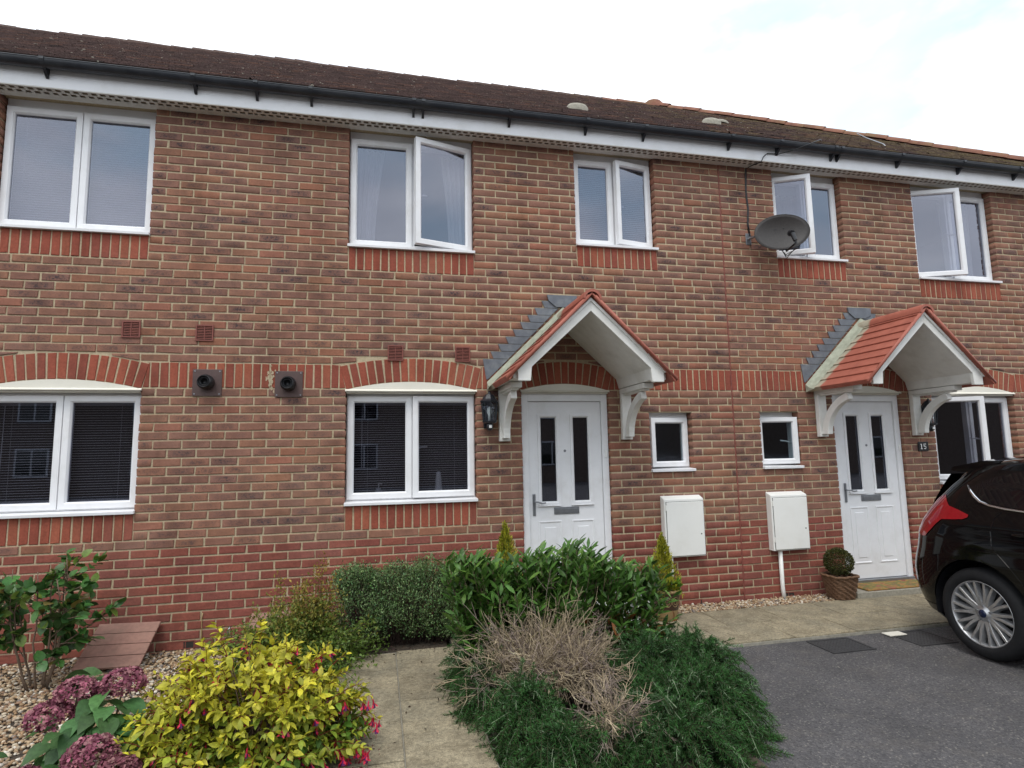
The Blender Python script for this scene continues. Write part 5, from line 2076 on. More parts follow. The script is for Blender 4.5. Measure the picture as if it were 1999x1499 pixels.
# taller sprays at the top and the two that reach out to the right over the path
for p, tip in [((-4.18, -2.1, 0.45), (-4.08, -2.08, 0.66)), ((-4.32, -2.05, 0.48), (-4.36, -2.0, 0.64)), ((-4.05, -2.15, 0.42), (-3.92, -2.12, 0.58)), ((-4.5, -2.1, 0.42), (-4.62, -2.05, 0.55)), ((-4.22, -2.2, 0.50), (-4.16, -2.2, 0.63)),
               ((-3.98, -2.2, 0.30), (-3.66, -2.22, 0.36)), ((-3.95, -2.2, 0.28), (-3.70, -2.25, 0.335)), ((-4.0, -2.35, 0.12), (-3.70, -2.38, 0.16)), ((-3.98, -2.32, 0.10), (-3.72, -2.30, 0.14)), ((-4.0, -2.3, 0.16), (-3.74, -2.36, 0.18)),
               ((-4.4, -2.45, 0.2), (-4.45, -2.62, 0.28)), ((-4.2, -2.5, 0.2), (-4.2, -2.66, 0.26)), ((-4.6, -2.4, 0.25), (-4.72, -2.5, 0.34))]:
    p, tip = np.array(p), np.array(tip)
    d = tip - p
    pts = shoot(p, unit(d), np.linalg.norm(d), 0.75 if tip[2] > 0.25 else 0.3)
    main.append(p)
    for q in (pts[-1], pts[-2], pts[len(pts) // 2]):
        fl.append(q)
        if tip[0] > -3.8:
            fl.append(q + np.array((0.015, 0.01, 0)))
twigs('shoot_stems', stem_paths, np.linspace(0.0026, 0.0012, 5), M['petal'], t, np.tile(np.array((0.22, 0.05, 0.03)), (len(stem_paths), 1)), 4)
mains = []
for p in main:
    s = np.linspace(0, 1, 5)[:, None]
    b0 = fb + np.array((rg.normal(0, 0.05), rg.normal(0, 0.04), -0.02))
    mains.append(b0 + (p - b0) * s + np.array((0, 0, 0.06)) * np.sin(s * 3.14))
twigs('branches', mains, np.linspace(0.006, 0.0022, 5), M['brown_bark'], t, None, 5)
LP, LD, LS, LC = np.array(LP), np.array(LD), np.array(LS), np.array(LC)
half = rg.random(len(LP)) < 0.5
OV2 = leaf_template(0.50, 0.35, 0.42, ((0.0, 0.0), (0.15, 0.45), (0.38, 0.95), (0.68, 0.78), (1.0, 0.0)), 0.02)
scatter('foliage', OV, LP[half], LD[half], LS[half], LC[half], M['leaf'], t, rg, 0.35, n_obj=150)
scatter('foliage', OV2, LP[~half], LD[~half], LS[~half] * 1.05, LC[~half], M['leaf'], t, rg, 0.45, n_obj=150)
# pendant flowers: red tube and sepals, purple skirt
me = bpy.data.meshes.new('flower')
b = MB()
b.tube([(0, 0, 0), (0, 0, -0.018)], 0.0006, 4)
b.tube([(0, 0, -0.018), (0, 0, -0.034)], [0.0024, 0.0036], 6)
nred = len(b.f)
for k in range(4):
    a = k * math.pi / 2
    c_, s_ = math.cos(a), math.sin(a)
    b.add([(0.003 * c_, 0.003 * s_, -0.032), (0.010 * c_ - 0.005 * s_, 0.010 * s_ + 0.005 * c_, -0.040), (0.010 * c_ + 0.005 * s_, 0.010 * s_ - 0.005 * c_, -0.040), (0.017 * c_, 0.017 * s_, -0.044)], [(0, 1, 2), (1, 3, 2)])
nred2 = len(b.f)
b.tube([(0, 0, -0.034), (0, 0, -0.048)], [0.0045, 0.0062], 6)
npur = len(b.f)
for k in range(3):
    b.add([(0, 0, -0.048), (0.0012, 0, -0.048), (0.003 * (k - 1), 0.002 * (k - 1), -0.072)], [(0, 1, 2)])
fill_mesh(me, np.array(b.v), b.f)
M['fred'] = simple('fuchsia_red', (0.48, 0.012, 0.045), 0.5, 0.15)
M['fpur'] = simple('fuchsia_purple', (0.13, 0.015, 0.13), 0.5, 0.15)
me.materials.append(M['fred'])
me.materials.append(M['fpur'])
for i, p_ in enumerate(me.polygons):
    p_.material_index = 1 if nred2 <= i < npur else 0
for p in fl[-60:] + fl[:230]:
    sc = rg.uniform(1.1, 1.6)
    a = rg.uniform(0, 6.28)
    tl = rg.normal(0, 0.18, 2)
    Zv = unit(np.array((tl[0], tl[1], 1.0)))
    Xv = unit(np.cross((math.sin(a), math.cos(a), 0.0), Zv))
    Yv = np.cross(Zv, Xv)
    basis_obj('flower', me, p, Xv * sc, Yv * sc, Zv * sc, t)
# fallen petals
P = np.stack([rg.uniform(-3.95, -3.62, 70), rg.uniform(-2.6, -2.05, 70), np.full(70, 0.036)], 1)
o = scatter('fallen_petals', TINY, P, unit(np.stack([rg.normal(0, 1, 70), rg.normal(0, 1, 70), rg.normal(0, 0.1, 70)], 1)), rg.uniform(0.012, 0.026, 70), jit((0.16, 0.012, 0.03), 70, rg, 0.3), M['petal'], None, rg, 0.2)
o['label'] = 'fallen fuchsia petals scattered on the path'
# dead leaves and soil crumbs on the path by the hedge
P = np.concatenate([np.stack([rg.normal(-3.45, 0.22, 150), rg.normal(-0.62, 0.10, 150), np.full(150, 0.036)], 1), np.stack([rg.uniform(-3.9, -3.1, 40), rg.uniform(-2.2, -0.7, 40), np.full(40, 0.036)], 1)])
o = scatter('dead_leaves', TINY, P, unit(np.stack([rg.normal(0, 1, 190), rg.normal(0, 1, 190), rg.normal(0, 0.2, 190)], 1)), rg.uniform(0.008, 0.03, 190), jit((0.05, 0.03, 0.02), 190, rg, 0.4), M['petal'], None, rg, 0.4)
o['label'] = 'dead leaves and crumbs of soil on the path by the low hedge'

# ---- feathery spiraea with orange-tinged tips
rg = np.random.default_rng(34)
t = thing('feathery_shrub', 'feathery olive shrub with orange tips in front of the low hedge', 'shrub', (-4.28, -0.78, 0.0))
sb = np.array((-4.24, -0.78, 0.0))
nS = 360
d = sphere_dirs(nS, rg, 0.05)
d = unit(d * np.array((0.9, 0.7, 1.6)))
ln = rg.uniform(0.34, 0.68, nS)
tall = rg.random(nS) < 0.10
P0 = sb + rg.normal(0, 0.05, (nS, 3)) * np.array((1.2, 1, 0.2))
S_ = arcs(P0, d, ln, rg.uniform(0.0, 0.5, nS), 7)
for p, q in [((-4.12, -0.76, 0.2), (-4.05, -0.80, 0.83)), ((-4.14, -0.74, 0.2), (-4.08, -0.8, 0.76)), ((-4.35, -0.8, 0.2), (-4.36, -0.85, 0.72)), ((-4.2, -0.8, 0.2), (-4.18, -0.85, 0.68)), ((-4.1, -0.76, 0.2), (-4.0, -0.8, 0.66))]:
    s = np.linspace(0, 1, 7)[:, None]
    S_ = np.concatenate([S_, (np.array(p) + (np.array(q) - np.array(p)) * s)[None]])
twigs('stems', S_, np.linspace(0.0034, 0.0012, 7), M['dark_stem'], t, None, 4)
LP, LD, LS, LC = [], [], [], []
for st_ in S_:
    for k in range(130):
        f = rg.uniform(0.25, 1.0)
        i = min(int(f * 6), 5)
        u = f * 6 - i
        p = st_[i] * (1 - u) + st_[i + 1] * u
        dr = unit(st_[i + 1] - st_[i])
        off = rg.normal(0, 0.024, 3)
        LP.append(p + off); LD.append(unit(dr * 0.7 + rg.normal(0, 0.8, 3))); LS.append(rg.uniform(0.016, 0.036))
        q = np.clip((p[2] - 0.25) / 0.5 + rg.normal(0, 0.25), 0, 1)
        LC.append(np.array((0.11, 0.18, 0.03)) * (1 - q) + np.array((0.33, 0.22, 0.045)) * q)
LC = np.array(LC) * rg.normal(1, 0.2, (len(LC), 1))
scatter('foliage', (TINY[0] * np.array((1.1, 1, 1)), TINY[1]), LP, LD, LS, np.clip(LC, 0.006, 1), M['leaf'], t, rg, 0.5)

# ---- low grey-green hedge below the middle window
rg = np.random.default_rng(35)
t = thing('low_hedge', 'low dense hedge of tiny grey-green leaves under the ground floor window', 'hedge', (-3.48, -0.30, 0.0))
nS = 520
px = rg.uniform(-4.02, -2.90, nS)
py = rg.uniform(-0.52, -0.07, nS)
zt = 0.57 + 0.02 * np.sin(px * 9) + 0.02 * np.sin(px * 23 + 1) + rg.normal(0, 0.025, nS)
zt *= np.where(np.abs(px + 3.46) > 0.50, 0.94, 1.0)
front = py < -0.38
root = np.stack([px * 0.7 - 3.46 * 0.3 + rg.normal(0, 0.05, nS), py * 0.5 - 0.15, np.zeros(nS)], 1)
tip = np.stack([px, py, np.where(front, rg.uniform(0.12, 0.52, nS), zt)], 1)
tip[front, 1] -= rg.uniform(0.0, 0.10, front.sum()) * np.clip(1.2 - tip[front, 2], 0, 1)
s = np.linspace(0, 1, 5)[None, :, None]
S_ = root[:, None] + (tip - root)[:, None] * s + np.array((0, 0, 0.04)) * np.sin(s * 3.14)
twigs('stems', S_, np.linspace(0.004, 0.0016, 5), M['dark_stem'], t, None, 4)
nL = 30000
idx = rg.integers(0, nS, nL)
f = rg.uniform(0, 1, nL) ** 0.6
LP = root[idx] + (tip - root)[idx] * (0.55 + 0.5 * f)[:, None] + rg.normal(0, 0.022, (nL, 3))
ok = (LP[:, 2] > 0.05) & (LP[:, 1] < -0.02)
LP = LP[ok]
nL = len(LP)
LD = unit(unit((tip - root)[idx][ok]) * 0.5 + rg.normal(0, 0.7, (nL, 3)) + np.array((0, -0.25, 0.25)))
C = jit((0.120, 0.205, 0.076), nL, rg, 0.4)
hi_ = rg.random(nL) < 0.25
C[hi_] = jit((0.24, 0.34, 0.14), int(hi_.sum()), rg, 0.2)
scatter('foliage', (TINY[0] * np.array((1.1, 1, 1)), TINY[1]), LP, LD, rg.uniform(0.014, 0.025, nL), C, M['leaf'], t, rg, 0.5)

# ---- evergreen shrub with long leaves in front of the door
rg = np.random.default_rng(36)
t = thing('laurel_shrub', 'evergreen shrub with long pointed leaves in front of the first door', 'shrub', (-2.25, -1.38, 0.0))
LP, LD, LS, LC = [], [], [], []
St = []
nS = 520
for i in range(nS):
    u = rg.uniform(-1, 1)
    x = -2.43 + 0.72 * u
    y = -1.42 + rg.uniform(-0.17, 0.22)
    top = (0.83 + 0.05 * math.sin(u * 6.0 + 0.5) - 0.14 * max(0, u) ** 1.6 - 0.06 * max(0, -u) ** 2) * rg.uniform(0.80, 1.04)
    if rg.random() < 0.35:
        top *= rg.uniform(0.45, 0.9)
        y -= rg.uniform(0.05, 0.2)
    b0 = np.array((-2.42 + 0.48 * u, -1.40 + rg.normal(0, 0.05), 0.0))
    q = np.array((x + 0.06 * u, y, top))
    s = np.linspace(0, 1, 6)[:, None]
    P = b0 + (q - b0) * s + np.array((0.03 * u, 0, 0.05)) * np.sin(s * 3.14)
    St.append(P)
    dr = unit(P[-1] - P[-2] + np.array((0, 0, 0.02)))
    for k in range(13):
        f = 1 - (k / 13) * 0.42
        p = b0 + (q - b0) * f
        a = k * 2.4 + rg.normal(0, 0.3)
        out_ = np.array((math.cos(a), math.sin(a), 0))
        dd = unit(out_ * rg.uniform(0.35, 0.85) + dr * rg.uniform(0.5, 1.0) + rg.normal(0, 0.12, 3))
        LP.append(p + rg.normal(0, 0.006, 3)); LD.append(dd); LS.append(rg.uniform(0.065, 0.110))
        c = np.array((0.062, 0.140, 0.026)) * rg.normal(1, 0.22)
        r_ = rg.random()
        if r_ < 0.2:
            c = np.array((0.12, 0.22, 0.04)) * rg.normal(1, 0.15)
        if p[2] < 0.42 and u > 0.1 and r_ > 0.75:
            c = np.array((0.17, 0.060, 0.018)) * rg.normal(1, 0.2)
        LC.append(np.clip(c, 0.006, 1))
twigs('stems', St, np.linspace(0.005, 0.002, 6), M['brown_bark'], t, None, 4)
scatter('foliage', LANCE, LP, LD, LS, LC, M['gloss_leaf'], t, rg, 0.35, n_obj=300)
# a few small white flowers low in it
P = np.stack([rg.normal(-2.0, 0.15, 34), rg.normal(-1.60, 0.05, 34), rg.uniform(0.36, 0.60, 34)], 1)
scatter('blossom', TINY, np.repeat(P, 3, 0), unit(rg.normal(0, 1, (102, 3)) + np.array((0, -0.6, 0.3))), rg.uniform(0.012, 0.022, 102), jit((0.70, 0.70, 0.66), 102, rg, 0.05), M['petal'], t, rg, 0.4)

# ---- dried lavender
rg = np.random.default_rng(37)
t = thing('dried_lavender', 'dry straw-coloured lavender bush, all bare twigs, between the green shrubs', 'shrub', (-2.62, -1.75, 0.0))
paths_a, paths_b, CA, CB = [], [], [], []


def dry(bc, nS, ext, zr, lean, rng):
    for i in range(nS):
        d_ = sphere_dirs(1, rng, 0.0)[0]
        d_ = unit(d_ * np.array(ext) + np.array(lean))
        ln_ = rng.uniform(0.55, 1.0) * zr
        b0 = np.array(bc) + rng.normal(0, 0.05, 3) * np.array((1, 1, 0.3))
        P = arcs(b0[None], d_[None], np.array([ln_]), np.array([rng.uniform(-0.1, 0.45)]), 6)[0]
        P[1:] += rng.normal(0, 0.010, (5, 3))
        paths_a.append(P)
        c = np.array((0.37, 0.295, 0.20)) * rng.normal(1, 0.2)
        if rng.random() < 0.35:
            c = np.array((0.24, 0.19, 0.16)) * rng.normal(1, 0.2)
        CA.append(np.clip(c, 0.03, 0.6))
        for k in range(9):
            f = rng.uniform(0.3, 1.0)
            i0 = min(int(f * 5), 4)
            q = P[i0] + (P[i0 + 1] - P[i0]) * (f * 5 - i0)
            dd = unit(unit(P[i0 + 1] - P[i0]) * 0.9 + rng.normal(0, 0.55, 3))
            Q = arcs(q[None], dd[None], np.array([rng.uniform(0.035, 0.12)]), np.array([rng.uniform(-0.4, 0.4)]), 4)[0]
            paths_b.append(Q)
            CB.append(np.clip(c * rng.normal(1.05, 0.2), 0.03, 0.6))


dry((-2.62, -1.72, 0.10), 330, (1.0, 0.7, 0.9), 0.64, (0, -0.12, 0.18), rg)
dry((-2.86, -1.80, 0.16), 120, (0.8, 0.7, 0.6), 0.40, (-0.15, -0.3, 0.16), rg)
dry((-2.42, -1.70, 0.08), 70, (0.9, 0.7, 0.7), 0.42, (0.3, -0.1, 0.1), rg)
dry((-2.46, -2.02, 0.26), 90, (0.5, 0.8, 0.6), 0.34, (0.0, -0.5, -0.05), rg)
dry((-2.46, -2.50, 0.16), 64, (0.6, 0.7, 0.7), 0.27, (0.05, -0.5, 0.1), rg)
dry((-2.68, -2.00, 0.28), 80, (0.8, 0.7, 0.5), 0.34, (-0.1, -0.5, 0.0), rg)
for i in range(10):
    P = arcs(np.array([(-2.75 + rg.normal(0, 0.12), -1.8, 0.3)]), unit(np.array([(rg.normal(-0.3, 0.5), -0.3, 0.9)])), np.array([rg.uniform(0.3, 0.42)]), np.array([rg.uniform(0, 0.3)]), 6)[0]
    paths_a.append(P); CA.append((0.30, 0.25, 0.14))
twigs('twigs', paths_a, np.linspace(0.0038, 0.0016, 6), M['twig'], t, CA, 4)
twigs('fine_twigs', paths_b, np.linspace(0.0020, 0.0011, 4), M['twig'], t, CB, 3)

# ---- rosemary: several mounds of arching stems set with needles


def rosemary(name, label, mounds, rng, per_m=430, needle=0.024):
    t_ = thing(name, label, 'shrub', (mounds[0][0][0], mounds[0][0][1], 0.0), 'rosemary bushes')
    SP, NP, ND, NS, NC, SC_ = [], [], [], [], [], []
    for (c, r, nS) in mounds:
        c, r = np.array(c), np.array(r)
        for d in sphere_dirs(nS, rng, -0.15):
            lump = 1 + 0.10 * math.sin(7 * d[0] + 11 * d[1] + 20 * c[0]) + 0.08 * math.sin(13 * d[1] - 9 * d[2])
            p = c + d * r * rng.uniform(0.70, 1.0) * lump
            inner = c + (p - c) * 0.55
            dr0 = unit(unit(d * np.array((1, 1, 0.55))) + rng.normal(0, 0.28, 3) + np.array((0, -0.10, 0.18)))
            l_ = rng.uniform(0.14, 0.27)
            P = arcs((p - dr0 * l_ * 0.55)[None], dr0[None], np.array([l_]), np.array([rng.uniform(0.15, 0.8) + (0.45 if d[1] < 0 else 0)]), 7)[0]
            P[1:] += np.cumsum(rng.normal(0, 0.0028, (6, 3)), 0)
            P[6, 2] += 0.014 * rng.random()
            P[:, 2] = np.maximum(P[:, 2], 0.012)
            SP.append(P)
            pale_st = rng.random() < 0.16
            SC_.append((0.22, 0.27, 0.17) if pale_st else (0.04, 0.045, 0.022))
            nn = int(l_ * per_m)
            f = rng.uniform(0.05, 1.0, nn)
            i0 = np.minimum((f * 6).astype(int), 5)
            u = (f * 6 - i0)[:, None]
            q = P[i0] * (1 - u) + P[i0 + 1] * u
            dr = unit(P[i0 + 1] - P[i0])
            rad = rng.normal(0, 1, (nn, 3))
            rad = unit(rad - dr * np.sum(rad * dr, 1, keepdims=True))
            NP.append(q); ND.append(unit(rad * 0.9 + dr * 0.55)); NS.append(needle * rng.uniform(0.65, 1.15, nn) * (1.05 - 0.5 * np.clip((f - 0.85) / 0.15, 0, 1)))
            cc = np.array((0.030, 0.098, 0.020)) * (0.55 + 0.75 * f[:, None]) * rng.normal(1, 0.16)  # shade inside the mound put into the tint, darker towards each shoot's base
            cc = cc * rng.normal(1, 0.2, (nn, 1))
            pale = rng.random(nn) < (0.18 if pale_st else 0.035)
            cc[pale] = np.array((0.16, 0.225, 0.13))
            NC.append(np.clip(cc, 0.004, 1))
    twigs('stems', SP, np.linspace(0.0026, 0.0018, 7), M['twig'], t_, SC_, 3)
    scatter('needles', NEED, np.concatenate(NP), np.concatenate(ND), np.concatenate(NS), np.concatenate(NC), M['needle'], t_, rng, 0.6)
    return t_


rg = np.random.default_rng(38)
rosemary('rosemary_bush', 'large dark green rosemary bush spilling over the edge of the tarmac', [
    ((-2.00, -2.00, 0.10), (0.36, 0.30, 0.37), 430),
    ((-1.68, -2.03, 0.09), (0.30, 0.30, 0.36), 430),
    ((-2.00, -2.42, 0.08), (0.40, 0.28, 0.31), 430),
    ((-1.86, -2.45, 0.08), (0.29, 0.26, 0.34), 380),
    ((-1.76, -1.68, 0.10), (0.27, 0.22, 0.30), 280),
    ((-2.22, -2.75, 0.06), (0.36, 0.22, 0.30), 300),
], rg)
rosemary('rosemary_bush', 'dark green rosemary bush nearest the camera, below the dry lavender', [
    ((-2.88, -2.34, 0.08), (0.22, 0.20, 0.33), 340),
    ((-2.76, -2.66, 0.05), (0.24, 0.20, 0.26), 260),
], rg)
rosemary('rosemary_bush', 'narrow rosemary bush beside the path, left of the dry lavender', [
    ((-3.03, -1.52, 0.08), (0.19, 0.28, 0.38), 330),
    ((-3.05, -1.90, 0.06), (0.15, 0.22, 0.30), 220),
], rg)
# the low front rosemary hangs in the shade of the others; a sprig stands at the right end by the path
rosemary('rosemary_bush', 'small rosemary sprigs by the path, below the glazed pot', [
    ((-1.42, -1.42, 0.06), (0.10, 0.10, 0.20), 70),
], rg)


# ---- clipped and potted plants


def conifer(x, y, z0, z1, r, label, seed):
    rg_ = np.random.default_rng(seed)
    t_ = thing('golden_conifer', label, 'conifer', (x, y, z0), 'golden conifers beside the first door')
    MB().tube([(x, y, z0 - 0.02), (x, y, z0 + (z1 - z0) * 0.8)], [0.012, 0.004], 6).build('trunk', M['brown_bark'], t_)
    n = 5200
    f = rg_.uniform(0, 1, n) ** 1.15
    a = rg_.uniform(0, 2 * math.pi, n)
    rr = r * (1 - f) ** 0.8 * (0.55 + 0.5 * rg_.random(n)) * (1 + 0.28 * np.sin(a * 5 + f * 12))
    P = np.stack([x + rr * np.cos(a), y + rr * np.sin(a), z0 + (z1 - z0) * f + 0.02 * rg_.normal(0, 1, n)], 1)
    D = unit(np.stack([np.cos(a) * 0.45, np.sin(a) * 0.45, np.full(n, 1.0)], 1) + rg_.normal(0, 0.22, (n, 3)))
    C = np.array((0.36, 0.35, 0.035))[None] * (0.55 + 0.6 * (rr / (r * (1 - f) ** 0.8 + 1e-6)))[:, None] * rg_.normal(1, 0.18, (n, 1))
    C[rg_.random(n) < 0.15] = (0.10, 0.14, 0.02)
    scatter('crown', (TINY[0] * np.array((0.8, 1, 1)), TINY[1]), P, D, rg_.uniform(0.018, 0.036, n), np.clip(C, 0.01, 1), M['leaf'], t_, rg_, 0.5)


conifer(-2.58, -0.42, 0.26, 0.92, 0.165, 'golden conifer tip to the left of the first door, above the shrubs', 41)
conifer(-1.10, -0.42, 0.26, 0.75, 0.15, 'golden conifer in the glazed pot, in front of the left meter box', 42)


def glazed_pot(x, y, label):
    t_ = thing('glazed_pot', label, 'pot', (x, y, 0.03), 'glazed pots beside the first door')
    z = 0.03
    MB().lathe([(0.0, 0.0), (0.085, 0.0), (0.092, 0.01), (0.112, 0.10)], (x, y, z), 28).build('pot_foot', M['clay'], t_, smooth=True)
    MB().lathe([(0.1121, 0.10), (0.128, 0.235), (0.130, 0.25)], (x, y, z), 28).build('pot_body', M['glaze'], t_, smooth=True)
    MB().lathe([(0.130, 0.25), (0.142, 0.252), (0.144, 0.272), (0.130, 0.276), (0.122, 0.25), (0.118, 0.20)], (x, y, z), 28).build('pot_rim', M['clay'], t_, smooth=True)
    MB().lathe([(0.119, 0.245), (0.0, 0.25)], (x, y, z), 20).build('compost', M['soil'], t_)
    b = MB()
    for a0 in (-1.9, -1.25, -0.6):
        for rr in (0.018, 0.034):
            pts = []
            for k in range(15):
                th = k * 2 * math.pi / 14
                ang = a0 + rr * math.cos(th) / 0.12
                zz = 0.175 + rr * 1.25 * math.sin(th)
                rad = 0.1121 + (zz - 0.10) / 0.135 * 0.0159 + 0.001
                pts.append((x + rad * math.cos(ang), y + rad * math.sin(ang), z + zz))
            b.tube(pts, 0.0022, 5, False)
    b.build('swirl_relief', M['clay'], t_, smooth=True)


glazed_pot(-1.09, -0.42, 'brown glazed pot with a tan rim and swirl pattern, half behind the shrubs')
glazed_pot(-2.58, -0.42, 'brown glazed pot standing to the left of the first door behind the shrubs')
rg = np.random.default_rng(43)
t = thing('bedding_plant', 'bright green round-leaved plant in the glazed pot below the conifer', 'plant', (-1.09, -0.45, 0.28))
LP, LD, LS, LC = [], [], [], []
st_ = []
for i in range(34):
    a = rg.uniform(-math.pi, 0.2)
    p = np.array((-1.09 + 0.10 * math.cos(a), -0.44 + 0.09 * math.sin(a), 0.29 + rg.uniform(0.0, 0.09)))
    d = unit(np.array((math.cos(a), math.sin(a) - 0.3, rg.uniform(0.0, 0.9))))
    st_.append(arcs(np.array([(-1.09, -0.43, 0.27)]), unit((p - np.array((-1.09, -0.43, 0.27)))[None]), np.array([np.linalg.norm(p - np.array((-1.09, -0.43, 0.27)))]), np.array([0.0]), 4)[0])
    LP.append(p); LD.append(d); LS.append(rg.uniform(0.04, 0.062)); LC.append(np.array((0.13, 0.27, 0.030)) * rg.normal(1, 0.15))
for i in (3, 9):
    LC[i] = np.array((0.42, 0.33, 0.03))
twigs('stems', st_, np.linspace(0.002, 0.0015, 4), M['needle'], t, np.tile(np.array((0.08, 0.15, 0.03)), (len(st_), 1)), 4)
scatter('foliage', leaf_template(1.0, 0.2, 0.25, ((0, 0), (0.08, 0.62), (0.3, 1.0), (0.62, 1.0), (0.88, 0.6), (1.0, 0.0)), 0.03), LP, LD, LS, np.clip(LC, 0.01, 1), M['leaf'], t, rg, 0.3, n_obj=len(LP))

# wicker pot and box ball
t = thing('wicker_pot', 'square tapering brown wicker pot beside the white door of number 15', 'pot', (0.955, -0.235, 0.03))
wx, wy, wz, wh = 0.955, -0.225, 0.032, 0.225
b = MB()
for k in range(18):
    f = k / 17
    hs = 0.100 + 0.034 * f
    zz = wz + 0.008 + f * (wh - 0.02)
    pts = []
    nseg = 44
    for i in range(nseg + 1):
        a = 2 * math.pi * i / nseg
        c_, s_ = math.cos(a), math.sin(a)
        sq = (abs(c_) ** 5 + abs(s_) ** 5) ** (-1 / 5)
        wv = 0.004 * math.sin(i * math.pi / 2 + k * math.pi / 2 * 1.0)
        pts.append((wx + (hs * sq + wv) * c_, wy + (hs * sq + wv) * s_, zz + rg.normal(0, 0.0012)))
    b.tube(pts, 0.0068, 5, False)
o = b.build('weave', M['wicker'], t, smooth=True)
b = MB()
pts = []
for i in range(45):
    a = 2 * math.pi * i / 44
    c_, s_ = math.cos(a), math.sin(a)
    sq = (abs(c_) ** 5 + abs(s_) ** 5) ** (-1 / 5)
    pts.append((wx + 0.138 * sq * c_, wy + 0.138 * sq * s_, wz + wh + 0.003 * math.sin(i * 1.6)))
b.tube(pts, 0.013, 7, False)
b.build('rim', M['wicker'], t, smooth=True)
MB().box(wx - 0.09, wx + 0.09, wy - 0.09, wy + 0.09, wz, wz + 0.19).build('compost', M['soil'], t)
rg = np.random.default_rng(44)
t = thing('box_ball', 'clipped round box bush growing in the wicker pot', 'bush', (wx, wy, wz + 0.2))
bc = np.array((wx, wy, wz + wh + 0.135))
MB().tube([(wx, wy, wz + 0.18), (wx, wy, wz + wh + 0.1)], 0.012, 6).build('trunk', M['dark_stem'], t)
n = 6500
d = sphere_dirs(n, rg, -0.9)
n = len(d)
rr = 0.132 * (0.74 + 0.28 * rg.random(n) ** 0.5) * (1 + 0.05 * np.sin(d[:, 0] * 9) * np.cos(d[:, 2] * 8))
P = bc + d * rr[:, None] * np.array((1, 1, 0.98))
C = jit((0.060, 0.066, 0.016), n, rg, 0.3)
C[rg.random(n) < 0.2] = (0.12, 0.115, 0.03)
scatter('crown', (TINY[0] * np.array((1.3, 1, 1)), TINY[1]), P, unit(d + rg.normal(0, 0.5, (n, 3))), rg.uniform(0.012, 0.020, n), C, M['leaf'], t, rg, 0.6)

# ---- sloping cover boards at the foot of the left wall


def cover_boards(c0, c1, c2, c3, label, npl):
    """c0,c1 upper edge (left,right) at the wall, c3,c2 lower edge: planks run from left to right"""
    t_ = thing('cover_boards', label, 'cover', tuple((np.array(c0) + np.array(c2)) / 2 * np.array((1, 1, 0))), 'sloping board covers at the foot of the wall')
    c0, c1, c2, c3 = [np.array(c, float) for c in (c0, c1, c2, c3)]
    nrm = np.cross(c1 - c0, c3 - c0); nrm /= np.linalg.norm(nrm)
    if nrm[2] < 0:
        nrm = -nrm
    th = 0.018
    for k in range(npl):
        f0, f1 = k / npl + 0.012, (k + 1) / npl - 0.004
        q = [c0 + (c3 - c0) * f0, c1 + (c2 - c1) * f0, c1 + (c2 - c1) * f1, c0 + (c3 - c0) * f1]
        top_ = [p + nrm * RNG.uniform(-0.0012, 0.0012) for p in q]
        low = [p - nrm * th for p in q]
        b_ = MB().add(top_ + low, [(0, 1, 2, 3), (7, 6, 5, 4), (0, 4, 5, 1), (1, 5, 6, 2), (2, 6, 7, 3), (3, 7, 4, 0)])
        b_.build('plank', M['plank'], t_, bevel=0.002)
    # side cheeks and front batten
    b_ = MB()
    for (a, d_) in ((c0, c3), (c1, c2)):
        xx = a[0] + (0.12 if a is c0 else -0.12)
        b_.prism([(a[1], -0.02), (a[1], a[2] - th - 0.002), (d_[1] + 0.02, d_[2] - th - 0.002), (d_[1] + 0.02, -0.02)], xx - 0.008, xx + 0.008, 'x')
    b_.build('side_cheek', M['plank'], t_)
    return t_


cover_boards((-5.84, -0.02, 0.262), (-5.395, -0.02, 0.250), (-5.395, -0.45, 0.040), (-5.84, -0.45, 0.05), 'sloping pink-brown plank cover against the wall beside the glossy shrub', 4)
cover_boards((-4.70, -0.02, 0.262), (-4.25, -0.02, 0.250), (-4.25, -0.45, 0.040), (-4.70, -0.45, 0.05), 'sloping pink-brown plank cover half hidden by the feathery shrub', 4)
o = MB().tube([(-5.865, -0.05, 0.16), (-5.86, -0.14, 0.15)], 0.02, 12).build('pipe_end', M['meter'], None, smooth=True)
tag(o, 'white pipe end sticking out beside the left plank cover', 'pipe')

# ---- doormat
mt_, tt, bs = new_mat('patterned_doormat')
nzA = pos_noise(tt, 9.0, 2.0, 0.5)
cA = ramp(tt, nzA, [(0.30, (0.20, 0.055, 0.045)), (0.45, (0.32, 0.18, 0.05)), (0.55, (0.13, 0.14, 0.04)), (0.68, (0.30, 0.09, 0.06)), (0.8, (0.33, 0.22, 0.09))])
tt.l(cA, bs.inputs['Base Color'])
bs.inputs['Roughness'].default_value = 0.95
bump(tt, bs, pos_noise(tt, 260.0), 0.8, 0.006)
o = MB().box(1.24, 2.10, -0.275, 0.015, 0.0855, 0.102).build('doormat', mt_, None, bevel=0.006)
tag(o, 'patterned red and ochre doormat in front of the door of number 15', 'doormat')

# ---- covers in the tarmac


